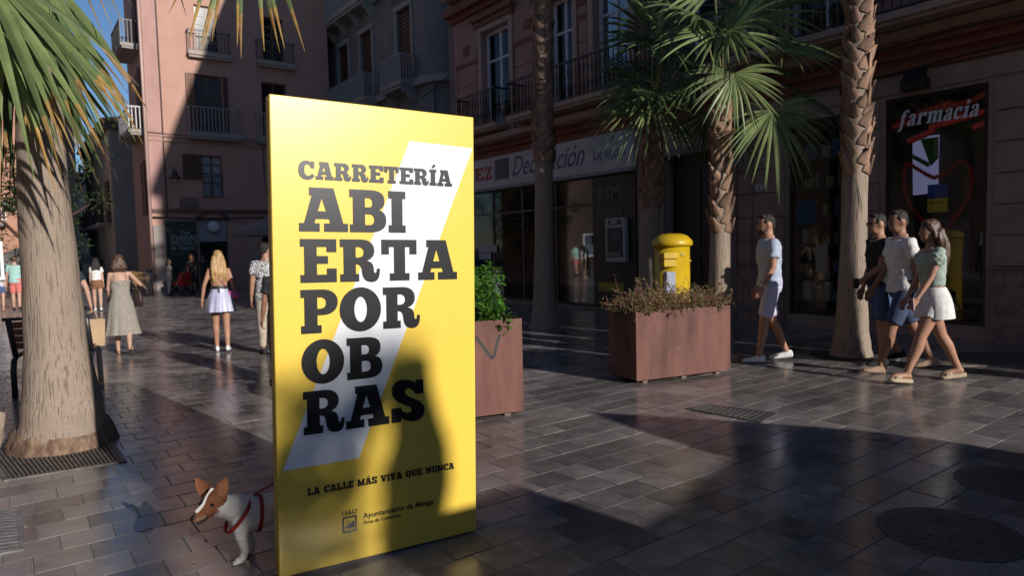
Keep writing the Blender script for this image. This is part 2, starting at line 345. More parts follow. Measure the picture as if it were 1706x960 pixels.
# ================================================================ BUILDINGS
class Face:
    """a facade plane: u runs along it, z up, d out of the wall"""
    def __init__(s, axis, pos): s.axis = axis; s.pos = pos
    def pt(s, u, z, d):
        return Vector((s.pos-d, u, z)) if s.axis == 'X' else Vector((u, s.pos-d, z))
    def px(s, x, y):
        p = onX(x, y, s.pos) if s.axis == 'X' else onY(x, y, s.pos)
        return ((p.y if s.axis == 'X' else p.x), p.z)
    def box(s, mb, u0, u1, z0, z1, d0, d1):
        a = s.pt(u0, z0, d0); b = s.pt(u1, z1, d1)
        return mb.box(a.x, b.x, a.y, b.y, a.z, b.z)
    def part(s, name, mat, parent, *boxes):
        m = MB()
        for b in boxes: s.box(m, *b)
        return m.build(name, mat, parent)
    def wall(s, u0, u1, z0, z1, holes, depth=.28):
        m = MB()
        us = sorted(set([u0, u1]+[min(max(h[i], u0), u1) for h in holes for i in (0, 1)])); zs = sorted(set([z0, z1]+[min(max(h[i], z0), z1) for h in holes for i in (2, 3)]))
        for i in range(len(us)-1):
            for j in range(len(zs)-1):
                uc = (us[i]+us[i+1])/2; zc = (zs[j]+zs[j+1])/2
                if any(h[0] < uc < h[1] and h[2] < zc < h[3] for h in holes): continue
                m.add([s.pt(us[i], zs[j], 0), s.pt(us[i+1], zs[j], 0), s.pt(us[i+1], zs[j+1], 0), s.pt(us[i], zs[j+1], 0)], [(0, 1, 2, 3)])
        for (a, b, c, d) in [h[:4] for h in holes]:
            q = [(a, c), (b, c), (b, d), (a, d)]
            for k in range(4):
                (a1, c1), (a2, c2) = q[k], q[(k+1) % 4]
                m.add([s.pt(a1, c1, 0), s.pt(a2, c2, 0), s.pt(a2, c2, -depth), s.pt(a1, c1, -depth)], [(0, 1, 2, 3)])
        return m
    def window(s, parent, a, b, c, d, mat, cols=2, rows=3, dep=-.16, fw=.06, gl=None, name='window', mullion=.035, rowz=None, curtain=None):
        e = MB(); s.box(e, a, a+fw, c, d, dep-.05, dep); s.box(e, b-fw, b, c, d, dep-.05, dep); s.box(e, a+fw, b-fw, d-fw, d, dep-.05, dep-.002); s.box(e, a+fw, b-fw, c, c+fw, dep-.05, dep-.002)
        iu0, iu1, iz0, iz1 = a+fw, b-fw, c+fw, d-fw
        us = [iu0+(iu1-iu0)*k/cols for k in range(cols+1)]
        zs = rowz and [iz0]+[c+(d-c)*t for t in rowz]+[iz1] or [iz0+(iz1-iz0)*k/rows for k in range(rows+1)]
        for k in range(1, cols): s.box(e, us[k]-mullion, us[k]+mullion, iz0, iz1, dep-.045, dep-.006)
        for k in range(1, len(zs)-1): s.box(e, iu0, iu1, zs[k]-mullion*.7, zs[k]+mullion*.7, dep-.044, dep-.009)
        w = e.build(name, mat, parent)
        for i in range(cols):
            for j in range(len(zs)-1):
                p = MB(); s.box(p, us[i]+.004, us[i+1]-.004, zs[j]+.004, zs[j+1]-.004, dep-.034, dep-.028); p.build('pane', gl or DARKGLASS, w)
        if curtain:
            p = MB(); n = 14
            for k in range(n):
                u = a+(b-a)*k/n; u2 = a+(b-a)*(k+1)/n; dd = dep-.10-(.03 if k % 2 else 0); s.box(p, u, u2, c, d, dd-.01, dd)
            p.build('curtain', curtain, w)
        return w
    def shutter(s, parent, a, b, c, d, mat, dep=-.06, slats=14, t=.035):
        m = MB(); f = .05; s.box(m, a, a+f, c, d, dep-t, dep); s.box(m, b-f, b, c, d, dep-t, dep); s.box(m, a+f, b-f, c, c+f, dep-t, dep-.002); s.box(m, a+f, b-f, d-f, d, dep-t, dep-.002)
        o = m.build('shutter', mat, parent); m = MB()
        for k in range(slats):
            z = c+f+(d-c-2*f)*k/slats; s.box(m, a+f, b-f, z, z+(d-c-2*f)/slats*.75, dep-t*.8, dep-t*.25)
        m.build('slats', mat, o); return o
    def balcony(s, parent, a, b, z, top, proj, slabmat, railmat, step=.11, r=.011, brackets=0, th=.14, bmat=None, baluster=False):
        m = MB(); s.box(m, a, b, z-th, z, 0, proj); s.box(m, a+.04, b-.04, z-th*1.6, z-th, 0, proj-.06)
        o = m.build('balcony', slabmat, parent)
        m = MB(); q = .03
        def post(u, d):
            if baluster:
                p = s.pt(u, 0, d); h = top-z
                m.lathe([(r*.8, .03), (r*1.1, h*.15), (r*1.9, h*.3), (r*1.0, h*.42), (r*.8, h*.5), (r*1.0, h*.6), (r*1.5, h*.7), (r*.8, h*.85), (r*.8, h-.02)], 6, (p.x, p.y, z))
            else: s.box(m, u-r, u+r, z+.03, top-.015, d-r, d+r)
        u = a+.04
        while u < b-.03: post(u, proj-q); u += step
        k = 0.12
        while k < proj-.05: post(a+.04, proj-q-k); post(b-.04, proj-q-k); k += step
        m.build('bars', railmat, o)
        m = MB(); s.box(m, a+.01, b-.01, top-.02, top+.018, proj-q-.024, proj-q+.024); s.box(m, a+.01, a+.06, top-.021, top+.017, 0, proj-q-.024); s.box(m, b-.06, b-.01, top-.021, top+.017, 0, proj-q-.024)
        s.box(m, a+.02, b-.02, z+.025, z+.05, proj-q-.014, proj-q+.014)
        m.build('handrail', railmat, o)
        for i in range(brackets):
            u = a+.15+(b-a-.3)*i/max(1, brackets-1); mb = MB()
            prof = [(0, z-th*1.62), (proj*.8, z-th*1.62), (proj*.8, z-th*2.1), (proj*.55, z-th*2.6), (proj*.35, z-th*3.6), (.06, z-th*4.3), (0, z-th*4.3)]
            mb.prism(prof, u-.08, u+.08, lambda p, q2, dd: s.pt(dd, q2, p)); mb.build('bracket', bmat or slabmat, o)
        return o
def fbox(parent, name, mat, x0, x1, y0, y1, z0, z1): return MB().box(x0, x1, y0, y1, z0, z1).build(name, mat, parent)

TEXTS = {}
def text(name, body, mat, size, parent=None, T=None, shear=0.0, bold=0.0, extr=.002, align='LEFT', sx=1.0, spacing=1.0):
    cu = bpy.data.curves.new(name, 'FONT'); cu.body = body; cu.size = size; cu.shear = shear; cu.offset = bold; cu.extrude = extr; cu.align_x = align; cu.space_character = spacing; cu.resolution_u = 3
    o = bpy.data.objects.new('tmp', cu); me = evaluated(o); bpy.data.objects.remove(o)
    me.materials.clear()
    if sx != 1: me.transform(Matrix.Diagonal((sx, 1, 1, 1)))
    if T: me.transform(T)
    return link(name, me, mat, parent)
def faceT(face, u, z, d):
    """text lying on a facade, readable from the street"""
    if face.axis == 'X': M3 = Matrix(((0, 0, -1), (-1, 0, 0), (0, 1, 0)))       # text x -> -Y, y -> Z
    else: M3 = Matrix(((1, 0, 0), (0, 0, -1), (0, 1, 0)))
    return Matrix.Translation(face.pt(u, z, d)) @ M3.to_4x4()

pinkR = M('salmon stucco', (.36, .2, .165), .85, (.3, .165, .135), 2.2, .25, 90)
redtrim = M('brick red trim', (.22, .075, .045), .8, (.17, .06, .04), 4, .2, 70)
creamtrim = M('cream moulding', (.42, .30, .23), .8, (.36, .25, .2), 4, .15, 60)
beigeR = M('beige rendered stone', (.33, .23, .185), .85, (.27, .185, .15), 2.5, .3, 80)
plinthm = M('rough pink plinth stone', (.27, .19, .165), .8, (.15, .105, .1), 9, .5, 40)
blackiron = M('black painted iron', (.012, .012, .013), .45)
whitepaint = M('white window paint', (.62, .62, .64), .5, (.5, .5, .52), 8)
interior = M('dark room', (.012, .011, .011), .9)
curt = M('net curtain', (.35, .36, .4), .9, (.25, .26, .3), 5)
brownwood = M('brown shutter wood', (.10, .045, .028), .6, (.065, .03, .02), 14, .2, 50, stretch=(1, 1, .2))

# ---------------- right hand building, plane X = 11
FR = Face('X', 11.0); Hr = 18.4; Y0, Y1 = -10.5, 17.45
RB = empty('corner_building', (11, 8, 0)); tag(RB, 'salmon building with pharmacy and shop below iron balconies, along the right side', 'building')
class Off:                                      # keep children in world coordinates under an empty
    pass
def W(o, e):
    o.parent = e; o.matrix_parent_inverse = e.matrix_world.inverted(); return o
RB.location = (0, 0, 0)
zc = 4.12                                        # top of the ground floor
pw = (3.72, 5.10, .2, 3.6); w2 = (5.78, 6.72, .2, 3.5); door = (7.85, 9.45, .02, 3.25); shop = (10.25, 17.2, .02, 3.1)
ups = [(-9.2, -8.0), (-6.4, -5.2), (-3.4, -2.2), (-.4, .8), (2.6, 3.8), (5.5, 6.7), (8.2, 9.35), (10.4, 11.5), (12.2, 13.1), (14.7, 16.0)]
h1 = [(a, b, 4.8, 7.45) for a, b in ups]; h2 = [(a, b, 8.9, 11.4) for a, b in ups]; h3 = [(a, b, 12.7, 15.0) for a, b in ups]; h4 = [(a, b, 16.2, 18.3) for a, b in ups]
lower = FR.wall(Y0, Y1, 0, zc, [pw, w2, door, shop, (-2.5, -.8, .05, 3.4), (.4, 2.0, .05, 3.4)], .3); lower.build('ground_floor_wall', beigeR, RB)
upper = FR.wall(Y0, Y1, zc, Hr, h1+h2+h3, .25); upper.build('wall', pinkR, RB)
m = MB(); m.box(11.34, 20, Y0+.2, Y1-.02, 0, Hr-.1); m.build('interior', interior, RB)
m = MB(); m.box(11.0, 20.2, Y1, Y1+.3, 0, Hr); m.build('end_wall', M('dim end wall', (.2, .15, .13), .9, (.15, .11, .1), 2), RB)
m = MB(); m.box(11.0, 20.2, Y0-.3, Y0, 0, Hr); m.build('end_wall', pinkR, RB)
m = MB(); m.box(10.7, 20.4, Y0-.4, Y1+.4, Hr, Hr+.35); m.build('roof', redtrim, RB)
# cornice between floors
FR.part('cornice', redtrim, RB, (Y0, Y1+.02, zc-.16, zc+.02, .003, .08), (Y0, Y1+.06, zc+.02, zc+.14, .003, .2), (Y0, Y1+.1, zc+.14, zc+.26, .003, .32))
FR.part('cornice_band', creamtrim, RB, (Y0, Y1+.04, zc+.26, zc+.42, .003, .24))
FR.part('cornice', redtrim, RB, (Y0, Y1+.06, 8.05, 8.2, .003, .12), (Y0, Y1+.1, 8.2, 8.42, .003, .3))
# rusticated blocks on the piers
for (a, b) in ((-.6, .2), (2.2, 3.62), (5.18, 5.70), (6.80, 7.72), (9.52, 10.16)):
    z = 1.06; k = 0
    while z < 3.55:
        z2 = min(z+.425, 3.62); off = .0
        m = MB(); FR.box(m, a, b, z+.012, z2-.012, .003, .035); m.build('stone_block', beigeR, RB); z = z2
    m = MB(); FR.box(m, a-.02, b+.02, .0, 1.02, .003, .06); FR.box(m, a-.02, b+.02, 1.02, 1.05, .003, .075); m.build('plinth', plinthm, RB)
FR.part('lintel_band', beigeR, RB, (-.6, 7.8, 3.66, 3.93, .003, .03))
FR.part('house_number', M('number plate', (.45, .45, .45), .4), RB, (7.18, 7.33, 2.38, 2.5, .036, .05))
text('number', '3', M('number ink', (.03, .03, .05), .6), .1, RB, faceT(FR, 7.29, 2.40, .051))
pipe('cable', [FR.pt(7.42, 1.1, .05), FR.pt(7.42, 3.6, .05)], .012, beigeR, RB)
# pharmacy window
blackframe = M('black shop frame', (.012, .012, .013), .35)
def shopwin(a, b, c, d, cols, name='shop_window', gl=GLASS, rowz=None):
    return FR.window(RB, a, b, c, d, blackframe, cols, 1, -.04, .06, gl, name, .02, rowz)
pwin = shopwin(*pw, 1)
FR.part('back_panel', M('dim display panel', (.028, .03, .03), .7, (.012, .012, .012), 3), pwin, (pw[0]+.02, pw[1]-.02, .25, 3.55, -.28, -.26))
redp = M('red print', (.85, .10, .06), .5, (.6, .06, .04), 8); whitep = M('white lettering', (.72, .72, .74), .5)
pr = random.Random(5)
for k, (px_, py_, L_, ang) in enumerate(((1520, 190, .5, 12), (1548, 180, .45, 12), (1590, 172, .35, 8), (1618, 165, .4, 25), (1500, 205, .3, 10), (1632, 205, .2, 20), (1530, 225, .35, 18), (1600, 195, .5, 10), (1575, 200, .45, 15))):
    u, z = FR.px(px_, py_); a = R_(ang); dx, dz = math.cos(a)*L_/2, math.sin(a)*L_/2; dd = -.13+.004*k
    m = MB(); m.limb([FR.pt(u+dx, z-dz, dd), FR.pt(u-dx, z+dz, dd)], [.05, .05], 8)
    m.build('capsule_print', redp if k % 3 else M('dark red print', (.6, .06, .04), .5), pwin, True)

screenm = M('backlit screen', (.3, .3, .45), .5)
screenm.node_tree.nodes['Principled BSDF'].inputs['Emission Color'].default_value = (.45, .45, .8, 1); screenm.node_tree.nodes['Principled BSDF'].inputs['Emission Strength'].default_value = .22
def fquad(name, mat, parent, pxs, d, th=.006, face=FR):
    m = MB(); m.prism([face.px(*p) for p in pxs], d-th, d, lambda a, b, dd: face.pt(a, b, dd)); return m.build(name, mat, parent)
fquad('lit_screen', screenm, pwin, [(1510, 228), (1555, 222), (1553, 320), (1511, 325)], -.2)
fquad('leaf_print', M('green print', (.03, .18, .05), .5), pwin, [(1524, 230), (1554, 226), (1554, 262), (1541, 276)], -.19)
fquad('leaf_print', M('green print', (.03, .18, .05), .5), pwin, [(1510, 255), (1540, 270), (1538, 278), (1511, 263)], -.18)
hp = [(1549, 296), (1530, 286), (1513, 275), (1503, 272), (1499, 290), (1500, 318), (1512, 345), (1535, 372), (1556, 395), (1580, 370), (1602, 340), (1613, 310), (1612, 283), (1603, 268), (1590, 270), (1572, 287), (1549, 296)]
m = MB(); hpts = [FR.pt(*FR.px(*p), -.13) for p in hp]; m.tube(hpts, [.022]*len(hpts), 8)
for k in range(1500):
    i = pr.randrange(len(hpts)-1); c = hpts[i].lerp(hpts[i+1], pr.random()); d = Vector((pr.gauss(0, .6), pr.gauss(0, 1), pr.gauss(0, 1))).normalized()*pr.uniform(.03, .062); q = Vector((0, d.z, -d.y)).normalized()*.006
    m.add([c-q, c+q, c+d], [(0, 1, 2)])
m.build('heart_garland', M('red tinsel', (.62, .03, .02), .7, (.3, .015, .012), 40, 1, 60), pwin, True)
fquad('flag_poster', M('blue poster', (.02, .09, .5), .5), pwin, [(1540, 308), (1574, 304), (1574, 328), (1540, 331)], -.11)
fquad('flag_poster', M('yellow poster', (.75, .62, .04), .5), pwin, [(1540, 331.5), (1574, 328.5), (1573, 352), (1539, 354)], -.11)
text('small_print', 'NO A LA', M('poster ink', (.05, .05, .05), .6), .055, pwin, faceT(FR, FR.px(1543, 340)[0], FR.px(1543, 340)[1], -.105), sx=.8)
FR.part('shelf', M('pale shelf', (.4, .4, .42), .6), pwin, (4.25, 5.0, .62, .66, -.25, -.06), (4.25, 4.29, .26, .62, -.25, -.06), (4.96, 5.0, .26, .62, -.25, -.06))
FR.part('display_poster', M('violet display', (.06, .055, .13), .6), pwin, (4.0, 4.45, .9, 1.75, -.25, -.23))
m = MB(); m.box(10.80, 10.99, 4.45, 4.8, 3.66, 3.80); m.prism([(0, 0), (.25, 0), (.16, .14), (0, .2)], 4.5, 4.75, lambda a, b, d: FR.pt(d, 3.8+b, a)); m.build('window_lamp', blackiron, RB)
# second pharmacy window with goods
pw2 = shopwin(*w2, 1)
goods = [M('goods %d' % i, c, .5) for i, c in enumerate(((.4, .4, .42), (.06, .15, .3), (.25, .3, .12), (.3, .12, .1), (.45, .42, .3), (.1, .2, .2)))]
for r_ in range(6):
    z = .45+r_*.48
    FR.part('shelf', M('dim shelf', (.1, .1, .105), .6), pw2, (w2[0]+.08, w2[1]-.08, z-.02, z, -.28, -.07))
    u = w2[0]+.1
    while u < w2[1]-.2:
        ww = pr.uniform(.05, .16); hh = pr.uniform(.1, .34)
        FR.part('goods_box', pr.choice(goods), pw2, (u, u+ww, z+.001, z+hh, -.26, -.26+pr.uniform(.05, .12))); u += ww+pr.uniform(.01, .12)
FR.part('poster', M('sky blue poster', (.05, .16, .3), .5), pw2, (6.25, 6.6, 1.75, 2.15, -.075, -.068))
FR.part('poster', M('pale leaflet', (.5, .5, .52), .5), pw2, (6.05, 6.25, .95, 1.4, -.075, -.068))
# dark doorway
FR.part('door', M('dark door wood', (.03, .016, .012), .5, (.018, .01, .008), 10, .3, 40), RB, (door[0], door[1], .02, 3.25, -.28, -.22), (door[0]+.1, door[0]+.7, .3, 1.2, -.22, -.2), (door[0]+.9, door[1]-.1, .3, 1.2, -.22, -.2), (door[0]+.1, door[0]+.7, 1.4, 3.0, -.22, -.2), (door[0]+.9, door[1]-.1, 1.4, 3.0, -.22, -.2))
FR.part('door_surround', M('grey door surround', (.17, .14, .13), .7), RB, (door[0]-.12, door[0], .0, 3.4, .003, .07), (door[1], door[1]+.06, .0, 3.4, .003, .07), (door[0], door[1], 3.25, 3.4, .003, .068))
FR.part('blank_sign', M('pale blank sign', (.33, .31, .32), .6), RB, (7.74, 8.05, 2.75, 3.35, .08, .12))
# shop front
sw = MB(); shopf = FR.window(RB, 10.25, 17.2, .02, 3.1, blackframe, 5, 1, -.06, .07, GLASS, 'shop_front', .035, [.78])
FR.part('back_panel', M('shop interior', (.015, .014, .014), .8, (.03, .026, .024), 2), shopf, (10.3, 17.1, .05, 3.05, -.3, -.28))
for k in range(26):
    u = pr.uniform(11.7, 16.9); z = pr.uniform(.1, 1.6); FR.part('goods', pr.choice(goods), shopf, (u, u+pr.uniform(.1, .4), z, z+pr.uniform(.1, .4), -.275, -.2))
FR.part('notice', M('notice paper', (.4, .4, .41), .6), shopf, (11.75, 11.98, 1.5, 1.72, -.055, -.05))
FR.part('notice', M('notice paper', (.4, .4, .41), .6), shopf, (15.6, 16.5, 1.35, 1.55, -.055, -.05))
FR.part('notice', M('notice paper', (.4, .4, .41), .6), shopf, (15.9, 16.5, 1.15, 1.33, -.055, -.05))
FR.part('door_handle', galv, shopf, (12.0, 12.03, .9, 1.4, -.05, -.02))
signw = M('white sign board', (.46, .43, .42), .5, (.38, .35, .34), 3)
sb = FR.part('shop_sign', signw, RB, (10.25, 17.35, 3.14, 3.95, .003, .12))
FR.part('sign_frame', M('grey sign trim', (.2, .2, .2), .5), sb, (10.25, 17.35, 3.06, 3.137, .003, .16))
navy = M('navy lettering', (.03, .035, .11), .5); redl = M('red lettering', (.3, .02, .02), .5)
u, z = FR.px(858, 303); text('lettering', 'Decoración', navy, .74, sb, faceT(FR, u, 3.35, .122), shear=.45, bold=.0, sx=.80)
FR.part('vent_grille', M('vent grille', (.06, .058, .055), .6), sb, (FR.px(853, 280)[0], FR.px(831, 280)[0], 3.32, 3.86, .121, .14))
m = MB()
for k in range(9): FR.box(m, FR.px(852, 280)[0], FR.px(832, 280)[0], 3.35+k*.055, 3.375+k*.055, .141, .155)
m.build('vent_slats', M('vent slat', (.16, .155, .15), .6), sb)
FR.part('side_panel', M('pale sign panel', (.34, .35, .38), .5), sb, (10.28, 11.5, 3.34, 3.92, .121, .13))
text('lettering', 'DE REDO', navy, .24, sb, faceT(FR, 11.45, 3.40, .132))
# cash machine bay
FR.part('cash_machine_panel', M('dark machine panel', (.012, .013, .018), .4), RB, (10.32, 11.62, .1, 3.0, -.05, -.02))
yel = M('dim yellow lettering', (.12, .12, .03), .5)
text('lettering', 'ATM', yel, .42, RB, faceT(FR, 11.53, 2.5, -.018), bold=.006, sx=.9); text('lettering', 'Cajero', yel, .32, RB, faceT(FR, 11.53, 2.12, -.018), sx=.9)
u0_, z1_ = FR.px(1013, 364); u1_, z0_ = FR.px(1047, 437)
am = MB(); am.bevbox(*sorted((11-.1, 11.02)), u1_, u0_, z0_, z1_, .015); atm = am.build('cash_machine', M('grey machine casing', (.34, .34, .36), .4), RB)
FR.part('recess', M('machine recess', (.02, .02, .022), .4), atm, (u1_+.07, u0_-.07, z0_+.12, z1_-.22, .1, .104))
FR.part('screen', M('machine screen', (.05, .06, .09), .1), atm, (u1_+.1, u0_-.2, z0_+.45, z1_-.3, .105, .112))
FR.part('keypad', M('machine keypad', (.2, .2, .2), .4), atm, (u1_+.12, u0_-.14, z0_+.14, z0_+.22, .105, .14))
FR.part('label_plate', M('machine plate', (.02, .02, .05), .4), atm, (u1_+.1, u0_-.1, z1_-.15, z1_-.05, .101, .106))
text('lettering', 'ATM', whitep, .1, atm, faceT(FR, u0_-.17, z1_-.135, .108), bold=.002)
FR.part('yellow_decal', M('yellow decal', (.3, .28, .02), .5), RB, (10.7, 11.5, .42, .62, -.018, -.012))
# upper floor windows, panels, balconies
for (a, b) in ups:
    if b < 1.5: 
        for hh in ((4.8, 7.45),): FR.window(RB, a, b, *hh, whitepaint, 2, 1, rowz=[.72])
        continue
    FR.window(RB, a, b, 4.8, 7.45, whitepaint, 2, 1, -.17, .09, GLASS if a > 9 else DARKGLASS, 'window', .04, [.70], curt if a > 9 else None)
    FR.part('window_surround', creamtrim, RB, (a-.16, a-.003, 4.55, 7.45, .003, .05), (b+.003, b+.16, 4.55, 7.45, .003, .05), (a-.16, b+.16, 7.453, 7.6, .003, .06))
    FR.part('window_hood', redtrim, RB, (a-.25, b+.25, 7.6, 7.75, .003, .12), (a-.32, b+.32, 7.75, 7.86, .003, .2))
    FR.window(RB, a, b, 8.9, 11.4, whitepaint, 2, 1, rowz=[.72])
piers = [(3.95, 5.34), (6.86, 8.04), (9.5, 10.2), (11.66, 12.04), (13.28, 14.5), (16.2, 17.3)]
for a, b in piers:
    z = 4.6
    while z < 6.75:
        FR.part('panel', pinkR, RB, (a+.05, b-.05, z+.012, z+.51, .003, .025)); z += .52
    FR.part('panel_line', redtrim, RB, (a, b, 6.72, 6.80, .003, .045), (a+.012, a+.035, 4.58, 6.70, .003, .03), (b-.035, b-.012, 4.58, 6.70, .003, .03))
    FR.part('ornament', redtrim, RB, ((a+b)/2-.12, (a+b)/2+.12, 7.0, 7.26, .003, .05), ((a+b)/2-.17, (a+b)/2+.17, 7.06, 7.2, .003, .043))
FR.balcony(RB, 14.75, 16.75, 4.78, 5.68, .5, creamtrim, blackiron, .13, .014, 0, .1, baluster=True)
FR.balcony(RB, 10.15, 14.15, 4.78, 5.62, .62, creamtrim, blackiron, .13, .014, 0, .1, baluster=True)
FR.balcony(RB, 1.2, 9.6, 4.72, 5.6, .62, creamtrim, blackiron, .13, .014, 0, .1, baluster=True)
FR.balcony(RB, 14.75, 17.4, 8.75, 9.6, .5, creamtrim, blackiron, .13, .014, 0, .1)
FR.balcony(RB, 2, 13.6, 8.75, 9.6, .6, creamtrim, blackiron, .16, .014, 0, .1)
pipe('cable', [FR.pt(0, 4.35, .34)]+[FR.pt(u, 4.3+.04*math.sin(u*2), .36) for u in range(1, 17)], .012, blackiron, RB)
pipe('cable', [FR.pt(u*.5, 3.98-.05*math.sin(u*.7), .1) for u in range(0, 14)], .01, blackiron, RB)

# ---------------- grey building with the rounded corner
greyst = M('grey stucco', (.2, .185, .175), .9, (.16, .15, .145), 1.5, .2, 60); greytrim = M('pale grey moulding', (.3, .28, .27), .85)
FG = Face('X', 13.2); FG2 = Face('Y', 22.0)
GB = empty('corner_building', (0, 0, 0)); tag(GB, 'shaded grey building with rounded corner and balconies above the yellow sign', 'building')
def gpx(x, y): return FG.px(x, y)
gh = []
for fl in range(4):
    z = 3.9+fl*4.1-(.35 if fl == 0 else 0)
    for uy in (24.0, 27.5, 30.0, 33.6, 36.6): gh.append((uy, uy+1.15, z, z+2.7))
gh = [(a, b, c+.3, d+.3) for a, b, c, d in gh]
FG.wall(23.2, 41, 0, 21, gh).build('wall', greyst, GB)
g2 = [(15.2, 16.8, 3.9+4.1*f-(.35 if f == 0 else 0)+.3, 6.6+4.1*f+.3) for f in range(4)]
FG2.wall(14.4, 26, 0, 21, g2).build('wall', greyst, GB)
m = MB(); n = 12
pts = [(14.4-1.2*math.sin(k*math.pi/2/n), 23.2-1.2*math.cos(k*math.pi/2/n)) for k in range(n+1)]
for k in range(n): m.add([(*pts[k], 0), (*pts[k+1], 0), (*pts[k+1], 21), (*pts[k], 21)], [(0, 1, 2, 3)])
m.build('rounded_corner', greyst, GB, True)
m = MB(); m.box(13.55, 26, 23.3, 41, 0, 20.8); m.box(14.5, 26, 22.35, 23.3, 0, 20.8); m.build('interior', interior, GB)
m = MB(); m.box(12.8, 26, 21.6, 41.4, 21, 21.5); m.build('roof', greytrim, GB)
for zz in (3.75, 7.75, 11.9, 16.0):
    m = MB(); FG.box(m, 23.2, 41, zz, zz+.28, .003, .2); FG2.box(m, 14.4, 26, zz, zz+.28, .003, .2)
    q = [(14.4-1.4*math.sin(k*math.pi/2/n), 23.2-1.4*math.cos(k*math.pi/2/n)) for k in range(n+1)]
    for k in range(n): m.add([(*q[k], zz), (*q[k+1], zz), (*q[k+1], zz+.28), (*q[k], zz+.28), (*pts[k], zz), (*pts[k+1], zz), (*pts[k+1], zz+.28), (*pts[k], zz+.28)], [(0, 1, 2, 3), (0, 1, 5, 4), (3, 2, 6, 7)])
    m.build('string_course', greytrim, GB)
for i, (a, b, c, d) in enumerate(gh):
    wn = FG.window(GB, a, b, c, d, brownwood, 2, 3, -.2, .07)
    mid = (a+b)/2
    FG.shutter(wn, a+.02, mid-.01, c+.02, d-.02, brownwood, -.08, 16); FG.shutter(wn, mid+.01, b-.02, c+.02, d-.02, brownwood, -.08, 16)
    FG.part('window_surround', greytrim, GB, (a-.16, a-.003, c, d, .003, .06), (b+.003, b+.16, c, d, .003, .06), (a-.2, b+.2, d+.003, d+.2, .003, .09))
for (a, b, c, d) in g2: 
    wn = FG2.window(GB, a, b, c, d, brownwood, 2, 3, -.2, .07); FG2.shutter(wn, a+.02, (a+b)/2-.01, c+.02, d-.02, brownwood, -.08, 16); FG2.shutter(wn, (a+b)/2+.01, b-.02, c+.02, d-.02, brownwood, -.08, 16)
paleiron = M('pale railing paint', (.3, .29, .29), .6)
for zz in (8.03, 12.18):
    FG.balcony(GB, 23.7, 25.5, zz, zz+.95, .7, greytrim, paleiron, .12, .02, 2, .2, baluster=False)
    FG.balcony(GB, 27.0, 31.6, zz, zz+.95, .7, greytrim, paleiron, .12, .02, 4, .2)
    FG.balcony(GB, 33.2, 38.2, zz, zz+.95, .7, greytrim, paleiron, .12, .02, 4, .2)
    FG2.balcony(GB, 14.9, 17.2, zz, zz+.95, .6, greytrim, paleiron, .12, .02, 2, .2)
pipe('cable', [(13.0, 23.0, 7.2), (13.1, 22.4, 7.4), (13.9, 21.6, 8.2), (15, 21.4, 8.9)], .02, blackiron, GB); pipe('drain_pipe', [(13.25, 22.6, 0), (13.25, 22.6, 7.6)], .05, greytrim, GB)

# ---------------- pink building at the end of the square, front plane Y = 31
pinkL = M('terracotta stucco', (.47, .275, .215), .85, (.43, .245, .19), 1.2, .3, 50)
pinkL2 = M('rose stucco', (.43, .26, .225), .85, (.38, .22, .19), 1.5, .3, 50)
FP = Face('Y', 31.0); xl = FP.px(247, 250)[0]; xr = 12.6; FPs = Face('X', xl)
PB = empty('pink_building', (0, 0, 0)); tag(PB, 'terracotta pink building, upper wall sunlit and lower wall in shade', 'building')
def fp(x0, y0, x1, y1):
    a, d = FP.px(x0, y0); b, c = FP.px(x1, y1); return (a, b, c, d)
wt = fp(322, 6, 366, 88); wm = fp(322, 122, 374, 222); wl = fp(335, 258, 373, 330)
wt2 = (wt[0]+2.75, wt[1]+2.75, wt[2], wt[3]); wm2 = (wm[0]+2.75, wm[1]+2.75, wm[2], wm[3]); wl2 = (wl[0]+2.75, wl[1]+2.75, wl[2], wl[3]); wt[2]
wu = (wt[0], wt[1], wt[3]+1.2, wt[3]+3.6); wu2 = (wt2[0], wt2[1], wt[3]+1.2, wt[3]+3.6)
arch = fp(330, 365, 384, 480); arch = (arch[0], arch[1], .02, arch[3])
holes = [wt, wm, wl, wt2, wm2, wl2, wu, wu2, arch, (9.2, 11.6, .02, 2.9)]
FP.wall(xl, xr, 0, 17.5, holes, .3).build('wall', pinkL, PB)
FPs.wall(31.0, 35.2, 0, 17.5, [(32.2, 33.2, 3.2, 5.4), (32.2, 33.2, 6.7, 9.2), (32.2, 33.2, 10.2, 12.6), (32.2, 33.2, 13.5, 16)], .25).build('side_wall', pinkL2, PB)
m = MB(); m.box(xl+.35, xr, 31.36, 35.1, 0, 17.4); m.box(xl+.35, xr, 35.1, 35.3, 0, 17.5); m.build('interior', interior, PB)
m = MB(); m.box(xl-.4, xr+.1, 30.5, 35.6, 17.5, 17.9); m.build('roof', redtrim, PB)
FP.part('corner_pilaster', pinkL2, PB, (xl+.003, xl+.52, 3.2, 17.5, .003, .06))
FP.part('corner_base', M('grey corner stone', (.3, .25, .23), .8, (.24, .2, .18), 4, .2, 40), PB, (xl+.003, xl+.6, 0, 2.7, .003, .1))
zs1 = FP.px(300, 228)[1]; zs2 = FP.px(300, 350)[1]
FP.part('string_course', pinkL2, PB, (xl, xr, zs1-.22, zs1-.16, .003, .09), (xl, xr, zs1-.03, zs1+.03, .003, .09))
FP.part('string_course', M('dark cornice', (.12, .07, .06), .8), PB, (xl, xr, zs2-.09, zs2+.03, .003, .14))
pipe('drain_pipe', [(xl-.07, 30.93, 0), (xl-.07, 30.93, 17.4)], .06, M('pink drain pipe', (.45, .3, .26), .4), PB, 10)
pipe('cable', [FP.pt(xl+.55, 3, .07), FP.pt(xl+.57, 8, .075), FP.pt(xl+.53, 17, .07)], .022, M('old cable', (.12, .08, .07), .7), PB)
